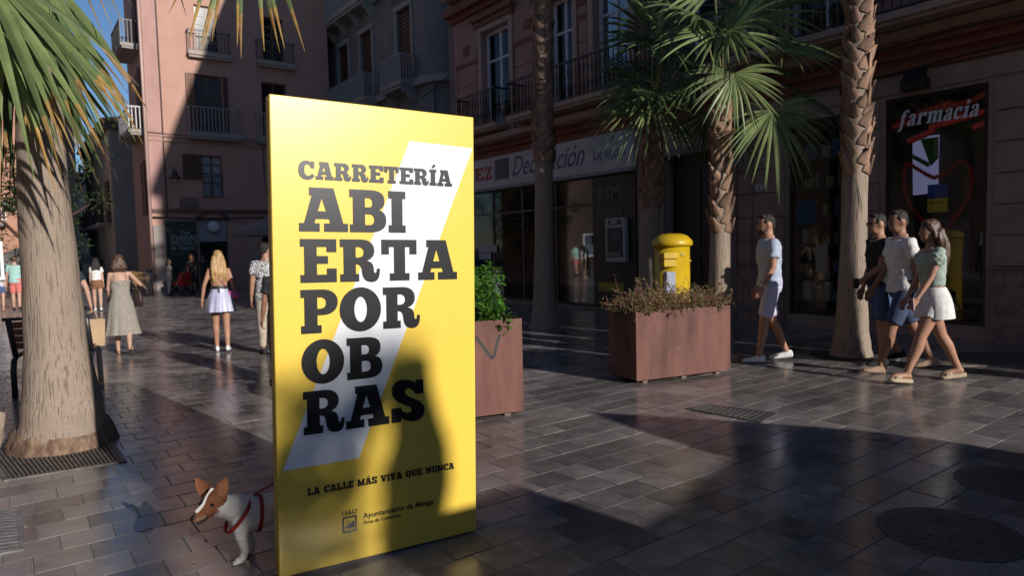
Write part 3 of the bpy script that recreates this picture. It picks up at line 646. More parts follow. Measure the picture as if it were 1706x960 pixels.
pipe('cable', [FP.pt(xl, zs1+.1, .1), FP.pt(xl+2, zs1+.04, .1), FP.pt(xl+4, zs1+.06, .1), FP.pt(xr, zs1+.1, .1)], .018, M('old cable', (.12, .08, .07), .7), PB)
pipe('cable', [FP.pt(xl, zs2-.3, .1), FP.pt(xl+1.5, zs2-.36, .12), FP.pt(xl+4, zs2-.3, .1), FP.pt(xr, zs2-.36, .1)], .03, blackiron, PB)
pipe('cable', [FP.pt(9.4, zs1, .05), FP.pt(9.42, zs2+1.5, .05), FP.pt(9.6, zs2+.2, .05)], .02, M('old cable', (.12, .08, .07), .7), PB)
pbw = M('weathered window wood', (.17, .085, .055), .6, (.12, .06, .04), 9)
FP.window(PB, *wt, M('pale window wood', (.42, .3, .24), .5), 2, 5, -.12, .05, SUNGLASS, mullion=.022)
FP.window(PB, *wt2, pbw, 2, 5, -.12, .05); FP.window(PB, *wu, pbw, 2, 5, -.12, .05); FP.window(PB, *wu2, pbw, 2, 5, -.12, .05)
FP.window(PB, *wm, pbw, 2, 1, -.14, .07, M('grey glass', (.06, .07, .08), .08, spec=.8), mullion=.04, rowz=[.3, .62])
FP.window(PB, *wm2, pbw, 2, 1, -.14, .07, rowz=[.3, .62])
sh = FP.shutter(PB, wm[0]-.32, wm[0]-.02, wm[2], wm[3], M('orange brown shutter', (.22, .1, .055), .6, (.16, .07, .04), 10), .08, 22)
FP.shutter(PB, wm[1]+.02, wm[1]+.2, wm[2], wm[3], brownwood, .08, 22)
FP.window(PB, *wl, pbw, 2, 1, -.14, .05, M('curtained glass', (.3, .32, .36), .2), mullion=.05, rowz=[.35, .57, .78]); FP.window(PB, *wl2, pbw, 2, 3, -.14, .05)
FP.shutter(PB, wl[0]-.75, wl[0]-.4, wl[2]+.75, wl[3], brownwood, .1, 12); FP.shutter(PB, wl[0]-.38, wl[0]-.02, wl[2]+.75, wl[3], brownwood, .1, 12)
greyiron = M('grey railing paint', (.33, .31, .3), .5)
for ww in (wt, wt2): FP.balcony(PB, ww[0]-.35, ww[1]+.4, ww[2]-.1, ww[2]+.75, .3, M('stone slab', (.38, .3, .26), .8), M('dark railing', (.1, .08, .08), .5), .14, .012, 0, .16)
for ww in (wm, wm2): FP.balcony(PB, ww[0]-.36, ww[1]+.62, ww[2]-.1, ww[2]+.95, .45, M('grey slab', (.3, .27, .25), .8), greyiron, .145, .014, 0, .16)
m = MB(); u = wl[0]
while u < wl[1]: FP.box(m, u-.01, u+.01, wl[2]+.05, wl[2]+.9, .02, .04); u += .13
FP.box(m, wl[0]-.03, wl[1]+.03, wl[2], wl[2]+.06, .01, .05); FP.box(m, wl[0]-.03, wl[1]+.03, wl[2]+.87, wl[2]+.91, .015, .045); m.build('window_railing', M('dark railing', (.1, .08, .08), .5), PB)
for (a, b, c, d) in ((32.2, 33.2, 3.2, 5.4), (32.2, 33.2, 6.7, 9.2), (32.2, 33.2, 10.2, 12.6), (32.2, 33.2, 13.5, 16)):
    FPs.window(PB, a, b, c, d, pbw, 2, 3, -.1, .06); FPs.shutter(PB, a-.5, a-.02, c, d, brownwood, .1, 14)
FPs.balcony(PB, 31.25, 34.3, 6.6, 7.5, .62, M('grey slab', (.3, .27, .25), .8), M('white railing', (.6, .6, .6), .5), .14, .014, 0, .14)
FPs.balcony(PB, 31.6, 34.3, 10.1, 11.0, .7, M('grey slab', (.3, .27, .25), .8), blackiron, .14, .014, 0, .14)
FPs.balcony(PB, 31.6, 34.3, 13.4, 14.3, .7, M('grey slab', (.3, .27, .25), .8), blackiron, .14, .014, 0, .14)
# arched shop door, lamp sign
a0, a1, _, az = arch
fan = FP.part('fanlight', M('frosted fanlight', (.3, .29, .32), .5), PB, (a0+.02, a1-.02, az-.95, az-.02, -.2, -.12))
m = MB(); cx = (a0+a1)/2; rr = (a1-a0)/2
for k in range(12):
    t0 = math.pi*k/12; t1 = math.pi*(k+1)/12
    m.prism([(cx+math.cos(t0)*rr, az-.1+math.sin(t0)*.32), (cx+math.cos(t1)*rr, az-.1+math.sin(t1)*.32), (cx+math.cos(t1)*(rr+.12), az-.1+math.sin(t1)*.45), (cx+math.cos(t0)*(rr+.12), az-.1+math.sin(t0)*.45)], .003, .09, lambda a, b, d: FP.pt(a, b, d))
m.build('arch_moulding', M('dark cornice', (.12, .07, .06), .8), PB)
m = MB(); p = FP.pt(cx, az-.32, .12); m.ell(p, (.26, .07, .24)); m.build('round_sign', M('pale round sign', (.6, .6, .62), .5), PB, True)
FP.window(PB, a0+.03, a1-.03, .05, az-1.0, blackframe, 2, 1, -.2, .06, name='shop_door', rowz=[.8])
FP.window(PB, 9.25, 11.55, .05, 2.85, blackframe, 3, 1, -.2, .06, name='shop_door', rowz=[.8])
FP.part('wall_box', M('meter box', (.17, .12, .11), .7), PB, (xl+1.05, xl+1.75, zs2+.12, zs2+.52, .003, .12))
# wall lantern
lu, lz = FP.px(288, 290); LN = empty('wall_lantern', FP.pt(lu, lz-.5, 0)); tag(LN, 'dark bell-shaped wall lantern on the pink building', 'lantern')
m = MB(); LN.scale = (.72, .72, .72); m.tube([(0, 0, .95), (0, -.25, 1.05), (0, -.5, .98), (0, -.5, .85)], .02, 6); m.build('arm', blackiron, LN)
m = MB(); m.lathe([(.03, .88), (.08, .82), (.14, .72), (.2, .55), (.34, .42), (.35, .39), (.05, .4)], 16, (0, -.5, 0)); m.build('shade', blackiron, LN, True)
m = MB(); m.lathe([(.12, .4), (.13, .28), (.05, .22)], 12, (0, -.5, 0)); m.build('globe', M('lamp globe', (.4, .42, .4), .3), LN, True)
# hoarding with print
hz = fp(274, 369, 330, 470); HO = empty('printed_hoarding', (0, 0, 0)); tag(HO, 'dark green printed hoarding with grey lettering on the pink building', 'hoarding')
FP.part('panel', M('dark green print', (.022, .035, .025), .6, (.015, .024, .018), 3), HO, (hz[0], hz[1], .05, hz[3], .11, .16))
gl_ = M('grey green lettering', (.2, .24, .21), .6)
for (body, px_, py_, size, bold, sx) in (('The', 297, 390, .21, .006, 1.2), ('new', 283, 401, .46, .016, 1.28), ('WORLD', 283.5, 409, .27, .010, 1.12), ('is here', 284, 416.8, .27, .010, 1.24)):
    u, z = FP.px(px_, py_); text('lettering', body, gl_, size, HO, faceT(FP, u, z, .163), bold=bold, sx=sx)
u, z = FP.px(285, 423); text('lettering', 'Rituals of', gl_, .12, HO, faceT(FP, u, z-.05, .163))
m = MB(); m.prism([FP.px(*p) for p in ((275, 378), (285, 386), (288, 396), (280, 388), (275, 384))], .161, .166, lambda a, b, d: FP.pt(a, b, d)); m.build('leaf_print', M('olive print', (.1, .14, .05), .6), HO)
m = MB(); m.prism([FP.px(*p) for p in ((297, 374), (307, 374), (302, 382))], .161, .166, lambda a, b, d: FP.pt(a, b, d)); m.build('emblem_print', M('faint print', (.06, .08, .06), .6), HO)

# ---------------- buildings down the side street
beige2 = M('shaded beige stucco', (.42, .36, .30), .9, (.36, .30, .25), 1.2, .2, 40)
tilesm = M('roof tiles', (.42, .24, .15), .8, (.3, .16, .1), 12, .6, 30, stretch=(1, 6, 1))
def sidehouse(name, label, X, ya, yb, h, mat, roofm, floors, depth=9, out=-1, gable=0.0):
    """house whose street front is plane X; out=-1 street lies to -X, +1 street lies to +X"""
    e = empty(name, (0, 0, 0)); tag(e, label, 'building'); x2 = X-out*depth
    m = MB(); m.box(min(X, x2), max(X, x2), ya, yb, 0, h); m.build('wall', mat, e)
    m = MB(); a, b = min(X, x2)-.4, max(X, x2)+.4
    m.prism([(a, h), (b, h), (b, h+.15), ((a+b)/2, h+.15+gable), (a, h+.15)], ya-.35, yb+.35, lambda p, q, d: Vector((p, d, q))); m.build('roof', roofm, e)
    m = MB(); m.box(min(X, x2)-.22, max(X, x2)+.22, ya-.2, yb+.2, h-.32, h-.003); m.build('eaves', M('eaves', (.16, .12, .1), .8), e)
    nwin = max(1, int((yb-ya)/3))
    for f in range(floors):
        z = 3.4+f*3.5
        if z+2.2 > h: break
        for k in range(nwin):
            yc = ya+(yb-ya)*(k+.5)/nwin; s_ = -1 if out < 0 else 1
            m = MB(); m.box(X+out*-.02, X+out*.06, yc-.55, yc+.55, z, z+2.2); wnd = m.build('window', DARKGLASS, e)
            m = MB(); m.box(X+out*.062, X+out*.1, yc-.62, yc-.05, z-.02, z+2.22); m.box(X+out*.062, X+out*.1, yc+.05, yc+.62, z-.02, z+2.22); m.build('shutter', brownwood, wnd)
            m = MB(); m.box(X+out*.005, X+out*.62, yc-.95, yc+.95, z-.2, z-.06); bo = m.build('balcony', M('grey slab', (.3, .27, .25), .8), e)
            m = MB(); q = yc-.9
            while q <= yc+.91: m.box(X+out*.58, X+out*.6, q-.012, q+.012, z-.06, z+.85); q += .15
            m.box(X+out*.57, X+out*.61, yc-.92, yc+.92, z+.85, z+.89); m.build('railing', blackiron, bo)
    # front that faces the square
    for f in range(floors):
        z = 3.4+f*3.5
        if z+2.2 > h: break
        xc = X-out*2.2
        if depth > 4:
            m = MB(); m.box(xc-.5, xc+.5, ya-.05, ya+.02, z, z+2.1); m.build('window', DARKGLASS, e)
    return e
xh = onY(186, 300, 42).x
h_ = onY(200, 205, 42).z
sidehouse('town_house', 'tall shaded beige house with tiled roof left of the pink building', xh, 42, 56, h_, beige2, tilesm, 3, 9, -1, .9)
xh2 = onY(158, 330, 62).x
sidehouse('town_house', 'lower shaded brown house farther down the side street', xh2, 62, 80, onY(165, 285, 62).z, M('shaded brown stucco', (.22, .15, .12), .9), tilesm, 3, 9, -1, 1.4)
xt = onY(140, 320, 95)
TW = empty('church_tower', (0, 0, 0)); tag(TW, 'small sunlit pink tower with tiled cap at the end of the side street', 'tower')
m = MB(); tx = onY(124, 330, 95).x; tx2 = onY(147, 330, 95).x; tz = onY(140, 322, 95).z
m.box(tx, tx2, 95, 98, 0, tz); m.build('shaft', M('sunlit pink stucco', (.4, .26, .2), .85), TW)
m = MB(); m.box(tx-.2, tx2+.3, 94.7, 98.3, tz, tz+.5); m.build('cornice', M('stone cornice', (.3, .25, .22), .8), TW)
tq = onY(136, 309, 95).z; m = MB(); m.box(tx+.4, tx2-.7, 95.3, 97.7, tz+.5, tq); m.build('upper_shaft', M('sunlit pink stucco', (.4, .26, .2), .85), TW)
zt = onY(134, 288, 95).z
m = MB(); m.add([(tx+.1, 95, tq), (tx2-.4, 95, tq), (tx2-.4, 98, tq), (tx+.1, 98, tq), ((tx+tx2)/2-.6, 96.5, zt)], [(0, 1, 4), (1, 2, 4), (2, 3, 4), (3, 0, 4), (3, 2, 1, 0)]); m.build('cap', tilesm, TW)
m = MB(); m.box(tx+.8, tx+1.5, 94.95, 95.05, tz-2.6, tz-1.0); m.build('window', DARKGLASS, TW)
# left side of the side street
xq = onY(128, 300, 50).x
sidehouse('town_house', 'grey balconied house on the left of the side street, behind the big palm', xq, 50, 64, onY(128, 130, 50).z, M('grey left stucco', (.3, .28, .26), .9, (.24, .22, .2), 1.5), tilesm, 4, 9, 1, .8)
xq2 = onY(146, 380, 80).x
sidehouse('town_house', 'far pale house closing the left side of the side street', xq2-1, 84, 94, onY(146, 372, 84).z, M('far pale stucco', (.45, .42, .38), .9), tilesm, 1, 9, 1, .8)
# leftmost house, faces the square
FL = Face('Y', 46.0); LB = empty('town_house', (0, 0, 0)); tag(LB, 'salmon house with white balconies at the left edge, behind the palm fronds', 'building')
lx0 = FL.px(-60, 300)[0]; lx1 = FL.px(33, 300)[0]; lh = []
for f in range(4):
    for k in range(2):
        c = lx1-1.7-k*2.6; lh.append((c-.6, c+.6, 3.6+f*3.5, 6.1+f*3.5))
FL.wall(lx0-6, lx1, 0, 17, lh).build('wall', M('salmon plaster', (.42, .22, .15), .85, (.36, .19, .13), 1.2), LB)
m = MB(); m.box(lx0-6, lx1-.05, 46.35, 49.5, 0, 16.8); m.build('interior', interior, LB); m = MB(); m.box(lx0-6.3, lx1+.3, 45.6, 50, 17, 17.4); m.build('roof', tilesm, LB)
for (a, b, c, d) in lh:
    FL.window(LB, a, b, c, d, whitepaint, 2, 3); FL.balcony(LB, a-.4, b+.4, c-.05, c+.9, .5, greytrim, M('white railing', (.6, .6, .6), .5), .16, .02, 0, .2)
# backdrop houses that close the lanes
def plain(name, label, x0, x1, y0, y1, h, mat, wins=()):
    e = empty(name, (0, 0, 0)); tag(e, label, 'building'); m = MB(); m.box(x0, x1, y0, y1, 0, h); m.build('wall', mat, e)
    m = MB(); m.box(x0-.3, x1+.3, y0-.3, y1+.3, h, h+.4); m.build('roof', tilesm, e); return e

# ---------------- houses behind and beside the camera that shade the square
def back(P, Yp):
    t = (P.y-Yp)/travel.y; return P-travel*t
plain('town_house', 'plain dark brown terrace closing the left side of the square', -18, -9.5, -26, 44, 12, M('warm brown render', (.30, .215, .165), .9))
plain('town_house', 'plain grey terrace behind the photographer on the far side of the square', -9, 2.0, -42, -34, 10, M('grey render', (.3, .28, .26), .9))

# ================================================================ YELLOW SIGN
sa = G(466, 975); sbp = G(793.5, 886); sa.z = 0; sbp.z = 0
sd_ = (sbp-sa).normalized(); sn = Vector((-sd_.y, sd_.x, 0))          # into the sign (away from the camera)
TILT = R_(1.4); SWid = (sbp-sa).length; S = HC/1.55; SH = 2.235*S
SG = empty('yellow_sign'); tag(SG, 'tall yellow advertising panel with black lettering and a white slash', 'sign')
SG.matrix_world = Matrix.Translation(sbp+Vector((0, 0, .004))) @ Matrix((sd_, sn, Vector((0, 0, 1)))).transposed().to_4x4() @ Matrix.Rotation(TILT, 4, 'Y') @ Matrix.Translation((-SWid, 0, 0))
bpy.context.view_layer.update()
yelm = M('satin yellow panel', (.83, .575, .085), .31, (.79, .545, .075), 1.2, .012, 9, spec=.46, rvar=.03)
whm = M('satin white print', (.72, .73, .76), .31, spec=.46); bkm = M('satin black print', (.012, .012, .014), .31, spec=.46)
ysid = M('yellow panel edge', (.50, .33, .02), .45, (.42, .28, .02), 6)
m = MB(); m.bevbox(0, SWid, 0, .075, .0, SH, .0035); m.build('panel', yelm, SG)
m = MB(); m.box(.03, SWid-.05, .012, .062, -.028, -.001); m.build('base_plate', iron, SG)
m = MB(); m.box(-.0012, -.0002, .006, .07, .02, SH-.02); m.build('edge_trim', ysid, SG)
def sprism(name, poly, mat, y0=-.0012, y1=-.0002):
    m = MB(); m.prism([(a*S, b*S) for a, b in poly], y0, y1, lambda a, b, d: Vector((a, d, b))); return m.build(name, mat, SG)
sprism('slash_print', [(.0237, .504), (.389, .506), (1.036, 2.0715), (.6757, 2.08)], whm)
def bz(p0, p1, p2, p3, n=8):
    o = []
    for k in range(1, n+1):
        t = k/n; o.append(tuple((1-t)**3*a+3*(1-t)**2*t*b+3*(1-t)*t*t*c+t**3*d for a, b, c, d in zip(p0, p1, p2, p3)))
    return o
def path(*it):
    out = []
    for p in it:
        if len(p) == 2: out.append(p)
        else: out += bz(out[-1], *p)          # ((c1),(c2),(end))
    return out
def ellp(cx, cy, rx, ry, n=36): return [(cx+rx*math.cos(2*math.pi*k/n), cy+ry*math.sin(2*math.pi*k/n)) for k in range(n)]
GL = {}
GL['I'] = (.44, [[(0, 0), (.44, 0), (.44, .18), (.36, .18), (.36, .82), (.44, .82), (.44, 1), (0, 1), (0, .82), (.08, .82), (.08, .18), (0, .18)]])
GL['Í'] = (.44, GL['I'][1]+[[(.12, 1.08), (.26, 1.08), (.42, 1.26), (.25, 1.33)]])
GL['E'] = (.84, [[(0, 0), (.84, 0), (.84, .32), (.61, .32), (.61, .18), (.378, .18), (.378, .43), (.64, .43), (.64, .61), (.378, .61), (.378, .82), (.61, .82), (.61, .70), (.84, .70), (.84, 1), (0, 1), (0, .825), (.093, .825), (.093, .18), (0, .18)]])
GL['L'] = (.80, [[(0, 0), (.80, 0), (.80, .38), (.58, .38), (.58, .18), (.37, .18), (.37, .825), (.46, .825), (.46, 1), (0, 1), (0, .825), (.093, .825), (.093, .18), (0, .18)]])
GL['T'] = (.856, [[(.195, 0), (.675, 0), (.675, .18), (.57, .18), (.57, .82), (.68, .82), (.68, .64), (.856, .64), (.856, 1), (0, 1), (0, .64), (.18, .64), (.18, .82), (.30, .82), (.30, .18), (.195, .18)]])
GL['A'] = (.97, [[(0, 0), (.40, 0), (.40, .19), (.30, .19), (.323, .29), (.59, .29), (.61, .19), (.49, .19), (.49, 0), (.97, 0), (.97, .19), (.877, .19), (.685, 1), (.205, 1), (.205, .82), (.255, .82), (.096, .19), (0, .19)], [(.452, .77), (.37, .466), (.534, .466)]])
GL['Á'] = (.97, GL['A'][1]+[[(.36, 1.08), (.5, 1.08), (.66, 1.26), (.49, 1.33)]])
GL['R'] = (.93, [path((0, 0), (.435, 0), (.435, .18), (.36, .18), (.36, .41), ((.45, .42), (.49, .36), (.5, .25)), ((.51, .05), (.6, -.02), (.74, -.02)), ((.87, -.02), (.93, .07), (.93, .30)), (.855, .30), ((.86, .24), (.85, .2), (.815, .2)), ((.79, .2), (.785, .23), (.785, .28)), ((.78, .42), (.72, .47), (.62, .495)), ((.72, .52), (.80, .60), (.80, .73)), ((.80, .9), (.68, 1), (.48, 1)), (0, 1), (0, .82), (.08, .82), (.08, .18), (0, .18)),
                 path((.36, .57), (.36, .82), (.42, .82), ((.50, .82), (.55, .77), (.55, .69)), ((.55, .62), (.50, .57), (.42, .57)))])
GL['P'] = (.84, [path((0, 0), (.46, 0), (.46, .18), (.37, .18), (.37, .41), (.5, .41), ((.72, .41), (.84, .53), (.84, .71)), ((.84, .89), (.70, 1), (.48, 1)), (0, 1), (0, .82), (.08, .82), (.08, .18), (0, .18)),
                 path((.37, .56), (.37, .82), (.43, .82), ((.52, .82), (.57, .77), (.57, .69)), ((.57, .61), (.52, .56), (.43, .56)))])
GL['B'] = (.90, [path((0, 0), (.5, 0), ((.77, 0), (.90, .1), (.90, .28)), ((.90, .42), (.84, .5), (.72, .535)), ((.82, .57), (.86, .65), (.86, .76)), ((.86, .92), (.74, 1), (.5, 1)), (0, 1), (0, .82), (.08, .82), (.08, .18), (0, .18)),
                 path((.37, .59), (.37, .81), (.45, .81), ((.53, .81), (.56, .76), (.56, .7)), ((.56, .63), (.53, .59), (.45, .59))), path((.37, .17), (.37, .43), (.46, .43), ((.56, .43), (.6, .38), (.6, .3)), ((.6, .21), (.55, .17), (.46, .17)))])
GL['O'] = (.94, [ellp(.47, .5, .47, .525), ellp(.47, .5, .145, .30)])
GL['Q'] = (.94, [path((.47, -.03), (.56, -.02), ((.62, -.16), (.75, -.18), (.92, -.12)), (.90, 0), ((.82, -.03), (.76, -.02), (.72, .05)), ((.88, .15), (.94, .3), (.94, .5)), ((.94, .85), (.75, 1.02), (.47, 1.02)), ((.19, 1.02), (0, .85), (0, .5)), ((0, .17), (.19, -.02), (.47, -.03))), ellp(.47, .5, .145, .30)])
GL['C'] = (.86, [path((.84, 1), (.68, 1), (.66, .93), ((.6, 1), (.53, 1.03), (.44, 1.03)), ((.17, 1.03), (0, .83), (0, .5)), ((0, .18), (.17, -.03), (.46, -.03)), ((.65, -.03), (.78, .06), (.86, .19)), (.70, .31), ((.65, .23), (.59, .18), (.50, .18)), ((.37, .18), (.31, .3), (.31, .5)), ((.31, .72), (.38, .83), (.49, .83)), ((.58, .83), (.64, .76), (.66, .62)), (.84, .62))])
sp_ = [(1143, 410), (1143, 525), (1075, 535), (1060, 510), (1022, 488), (990, 500), (986, 525), (1003, 550), (1050, 568), (1110, 592), (1148, 632), (1153, 680), (1137, 722), (1095, 752), (1035, 762), (985, 752), (955, 735), (947, 770), (873, 778), (873, 660), (948, 650), (965, 682), (1000, 694), (1035, 684), (1043, 662), (1022, 640), (975, 625), (915, 597), (880, 550), (879, 490), (905, 447), (950, 423), (1000, 418), (1050, 428), (1072, 443), (1078, 418)]
GL['S'] = (.86, [[((x-873)/330, (778-(y+.135*(x-873)))/330) for x, y in sp_]])
GL['M'] = (1.2, [[(0, 0), (.4, 0), (.4, .18), (.32, .18), (.32, .62), (.52, 0), (.7, 0), (.88, .62), (.88, .18), (.8, .18), (.8, 0), (1.2, 0), (1.2, .18), (1.12, .18), (1.12, .82), (1.2, .82), (1.2, 1), (.83, 1), (.61, .38), (.39, 1), (0, 1), (0, .82), (.08, .82), (.08, .18), (0, .18)]])
GL['N'] = (1.0, [[(0, 0), (.38, 0), (.38, .18), (.3, .18), (.3, .6), (.7, 0), (.92, 0), (.92, .82), (1, .82), (1, 1), (.62, 1), (.62, .82), (.7, .82), (.7, .42), (.3, 1), (0, 1), (0, .82), (.08, .82), (.08, .18), (0, .18)]])
GL['V'] = (.97, [[(.36, 0), (.62, 0), (.88, .82), (.97, .82), (.97, 1), (.56, 1), (.56, .82), (.64, .82), (.51, .38), (.38, .82), (.46, .82), (.46, 1), (0, 1), (0, .82), (.08, .82)]])
GL['U'] = (.98, [path((.08, .82), (.08, .36), ((.08, .1), (.25, -.03), (.49, -.03)), ((.74, -.03), (.90, .1), (.90, .36)), (.90, .82), (.98, .82), (.98, 1), (.58, 1), (.58, .82), (.66, .82), (.66, .36), ((.66, .24), (.6, .18), (.5, .18)), ((.4, .18), (.36, .24), (.36, .36)), (.36, .82), (.44, .82), (.44, 1), (0, 1), (0, .82))])
GL['Z'] = (.8, [[(0, 0), (.8, 0), (.8, .36), (.6, .36), (.57, .2), (.36, .2), (.78, .84), (.78, 1), (.02, 1), (.02, .66), (.2, .66), (.24, .8), (.42, .8), (0, .16)]])
def glyphs(items, mat, parent, name='lettering', y=-.0030, T=None, th=.0008):
    """items: (char, u0, u1, baseline, cap height)"""
    cu = bpy.data.curves.new(name, 'CURVE'); cu.dimensions = '2D'; cu.fill_mode = 'BOTH'; cu.extrude = th
    for ch, ua, ub, v, cap in items:
        w_, polys = GL[ch]
        for poly in polys:
            sp = cu.splines.new('POLY'); sp.points.add(len(poly)-1); sp.use_cyclic_u = True
            for k, (a, b) in enumerate(poly): sp.points[k].co = (ua+(ub-ua)*a/w_, v+b*cap, 0, 1)
    o = bpy.data.objects.new('tmp', cu); me = evaluated(o); bpy.data.objects.remove(o); me.materials.clear()
    me.transform(T or (Matrix.Translation((0, y, 0)) @ Matrix(((1, 0, 0), (0, 0, -1), (0, 1, 0))).to_4x4()))
    return link(name, me, mat, parent)
def fitline(txt, u0, u1, v, cap, gap=.1, space=.45):
    tot = 0
    for i, c in enumerate(txt): tot += (space if c == ' ' else GL[c][0]+gap)
    k = (u1-u0)/(tot-gap); u = u0; out = []
    for c in txt:
        if c == ' ': u += space*k; continue
        out.append((c, u*S, (u+GL[c][0]*k)*S, v*S, cap*S)); u += (GL[c][0]+gap)*k
    return out
glyphs(fitline('CARRETERÍA', .122, .911, 1.862, .083, .05), bkm, SG)
def row_(v, cap, *it): glyphs([(c, a*S, b*S, v*S, cap*S) for c, a, b in it], bkm, SG)
row_(1.618, .206, ('A', .1206, .352), ('B', .362, .5465), ('I', .559, .649))
row_(1.378, .205, ('E', .1225, .2936), ('R', .3110, .510), ('T', .5188, .7067), ('A', .7148, .936))
row_(1.138, .207, ('P', .121, .296), ('O', .305, .513), ('R', .524, .722))
row_(.899, .204, ('O', .1196, .323), ('B', .336, .516))
row_(.658, .206, ('R', .124, .320), ('A', .328, .549), ('S', .562, .745))
glyphs(fitline('LA CALLE MÁS VIVA QUE NUNCA', .136, .9095, .367, .0335, .07, .5), bkm, SG)
Tt = lambda u, v: Matrix.Translation((u*S, -.0030, v*S)) @ Matrix(((1, 0, 0), (0, 0, -1), (0, 1, 0))).to_4x4()
text('lettering', 'Ayuntamiento de Málaga', bkm, .0395*S, SG, Tt(.4065, .200), extr=.0006, bold=.0003, sx=.965)
text('lettering', 'Área de Comercio', bkm, .0265*S, SG, Tt(.4065, .170), extr=.0006, bold=.0002, sx=.98)
# the town crest
cu_, cv_ = .301, .142
def crest(poly, mat, name='crest_print', lay=0): return sprism(name, [(cu_+a*.072, cv_+b*.115) for a, b in poly], mat, -.0024-.0009*lay, -.0016-.0009*lay)
crest([(0, .06), (.15, .03), (.35, .05), (.5, 0), (.65, .05), (.85, .03), (1, .06), (1, .74), (0, .74)], bkm)
crest([(.12, .13), (.35, .14), (.5, .1), (.65, .14), (.88, .13), (.88, .66), (.12, .66)], yelm, lay=1)
crest([(.2, .25), (.45, .2), (.85, .24), (.85, .45), (.78, .58), (.72, .47), (.65, .50), (.6, .40), (.5, .46), (.42, .38), (.3, .4)], bkm, lay=2)
for q in (.3, .42): crest([(q, .48), (q+.06, .48), (q+.06, .56), (q, .56)], bkm, lay=2)
crest([(.3, .19), (.5, .16), (.7, .18), (.5, .205)], yelm, lay=3)
crest([(.02, .80), (.5, .83), (.98, .80), (1.0, .84), (.5, .88), (0, .84)], bkm)
for q in range(5):
    c = q*.24+.02; crest([(c-.10, .885), (c+.10, .885), (c+.03, .93), (c+.05, 1.0), (c-.05, 1.0), (c-.03, .93)], bkm)

# red slab letters on the shop sign
zE = FR.px(812, 300)[1]
ue, ue2 = FR.px(797, 290)[0], FR.px(812, 290)[0]; uz, uz2 = FR.px(813.5, 290)[0], FR.px(826, 290)[0]
glyphs([('E', 0, ue-ue2, 0, .36)], redl, sb, 'lettering', T=faceT(FR, ue, 3.36, .123)); glyphs([('Z', ue-uz, ue-uz2, 0, .36)], redl, sb, 'lettering', T=faceT(FR, ue, 3.36, .123))
# bold italic serif letters of the pharmacy
GL['i'] = (.6, [[(0, 0), (.6, 0), (.6, .08), (.47, .13), (.47, 1.03), (.42, 1.03), (0, .93), (0, .85), (.15, .83), (.15, .13), (0, .08)], ellp(.31, 1.32, .17, .17, 20)])
GL['r'] = (.98, [path((0, 0), (.62, 0), (.62, .08), (.47, .13), (.47, .62), ((.5, .72), (.56, .8), (.64, .80)), ((.67, .78), (.70, .64), (.82, .64)), ((.92, .64), (.98, .73), (.98, .83)), ((.98, .98), (.88, 1.03), (.78, 1.03)), ((.64, 1.03), (.54, .92), (.47, .8)), (.47, 1.03), (.42, 1.03), (0, .93), (0, .85), (.15, .83), (.15, .13), (0, .08))])
GL['m'] = (1.67, [path((0, 0), (.56, 0), (.56, .08), (.47, .13), (.47, .72), ((.52, .83), (.56, .87), (.61, .87)), ((.67, .87), (.68, .8), (.68, .7)), (.68, .13), (.6, .08), (.6, 0), (1.1, 0), (1.1, .08), (1.0, .13), (1.0, .72), ((1.05, .83), (1.09, .87), (1.14, .87)), ((1.2, .87), (1.21, .8), (1.21, .7)), (1.21, .13), (1.13, .08), (1.13, 0), (1.67, 0), (1.67, .08), (1.53, .13), (1.53, .72), ((1.53, .95), (1.42, 1.03), (1.28, 1.03)), ((1.15, 1.03), (1.05, .95), (.99, .85)), ((.97, .98), (.87, 1.03), (.76, 1.03)), ((.63, 1.03), (.53, .95), (.47, .85)), (.47, 1.03), (.42, 1.03), (0, .93), (0, .85), (.15, .83), (.15, .13), (0, .08))])
GL['c'] = (.82, [path((.82, .2), ((.72, .05), (.58, -.03), (.43, -.03)), ((.17, -.03), (0, .17), (0, .48)), ((0, .82), (.2, 1.03), (.48, 1.03)), ((.68, 1.03), (.8, .92), (.8, .78)), ((.8, .66), (.72, .6), (.64, .6)), ((.54, .6), (.49, .67), (.49, .76)), ((.49, .83), (.53, .86), (.5, .91)), ((.38, .97), (.33, .78), (.33, .55)), ((.33, .28), (.42, .15), (.56, .15)), ((.66, .15), (.72, .2), (.77, .27)))])
GL['a'] = (.88, [path((.88, .12), ((.84, .02), (.76, -.03), (.66, -.03)), ((.56, -.03), (.51, .02), (.49, .12)), ((.42, .02), (.33, -.03), (.23, -.03)), ((.08, -.03), (0, .07), (0, .22)), ((0, .42), (.18, .52), (.48, .62)), (.48, .72), ((.48, .86), (.44, .93), (.36, .93)), ((.31, .93), (.29, .9), (.31, .85)), ((.34, .76), (.28, .68), (.19, .68)), ((.1, .68), (.05, .74), (.05, .81)), ((.05, .94), (.2, 1.03), (.42, 1.03)), ((.68, 1.03), (.78, .93), (.78, .7)), (.78, .22), ((.78, .13), (.79, .1), (.82, .1)), ((.84, .1), (.85, .11), (.86, .14))), path((.48, .52), ((.35, .46), (.3, .38), (.3, .27)), ((.3, .18), (.33, .14), (.38, .14)), ((.43, .14), (.47, .18), (.48, .22)))])
GL['f'] = (.8, [path((0, -.38), (.2, -.40), ((.4, -.38), (.46, -.2), (.46, .1)), (.46, .88), (.66, .88), (.66, 1.0), (.46, 1.0), ((.46, 1.22), (.5, 1.36), (.6, 1.36)), ((.64, 1.36), (.62, 1.3), (.63, 1.26)), ((.65, 1.18), (.72, 1.16), (.78, 1.18)), ((.9, 1.22), (.88, 1.46), (.64, 1.46)), ((.34, 1.46), (.15, 1.3), (.15, 1.0)), (.02, 1.0), (.02, .88), (.15, .88), (.15, .0), ((.15, -.2), (.1, -.28), (0, -.28)))])
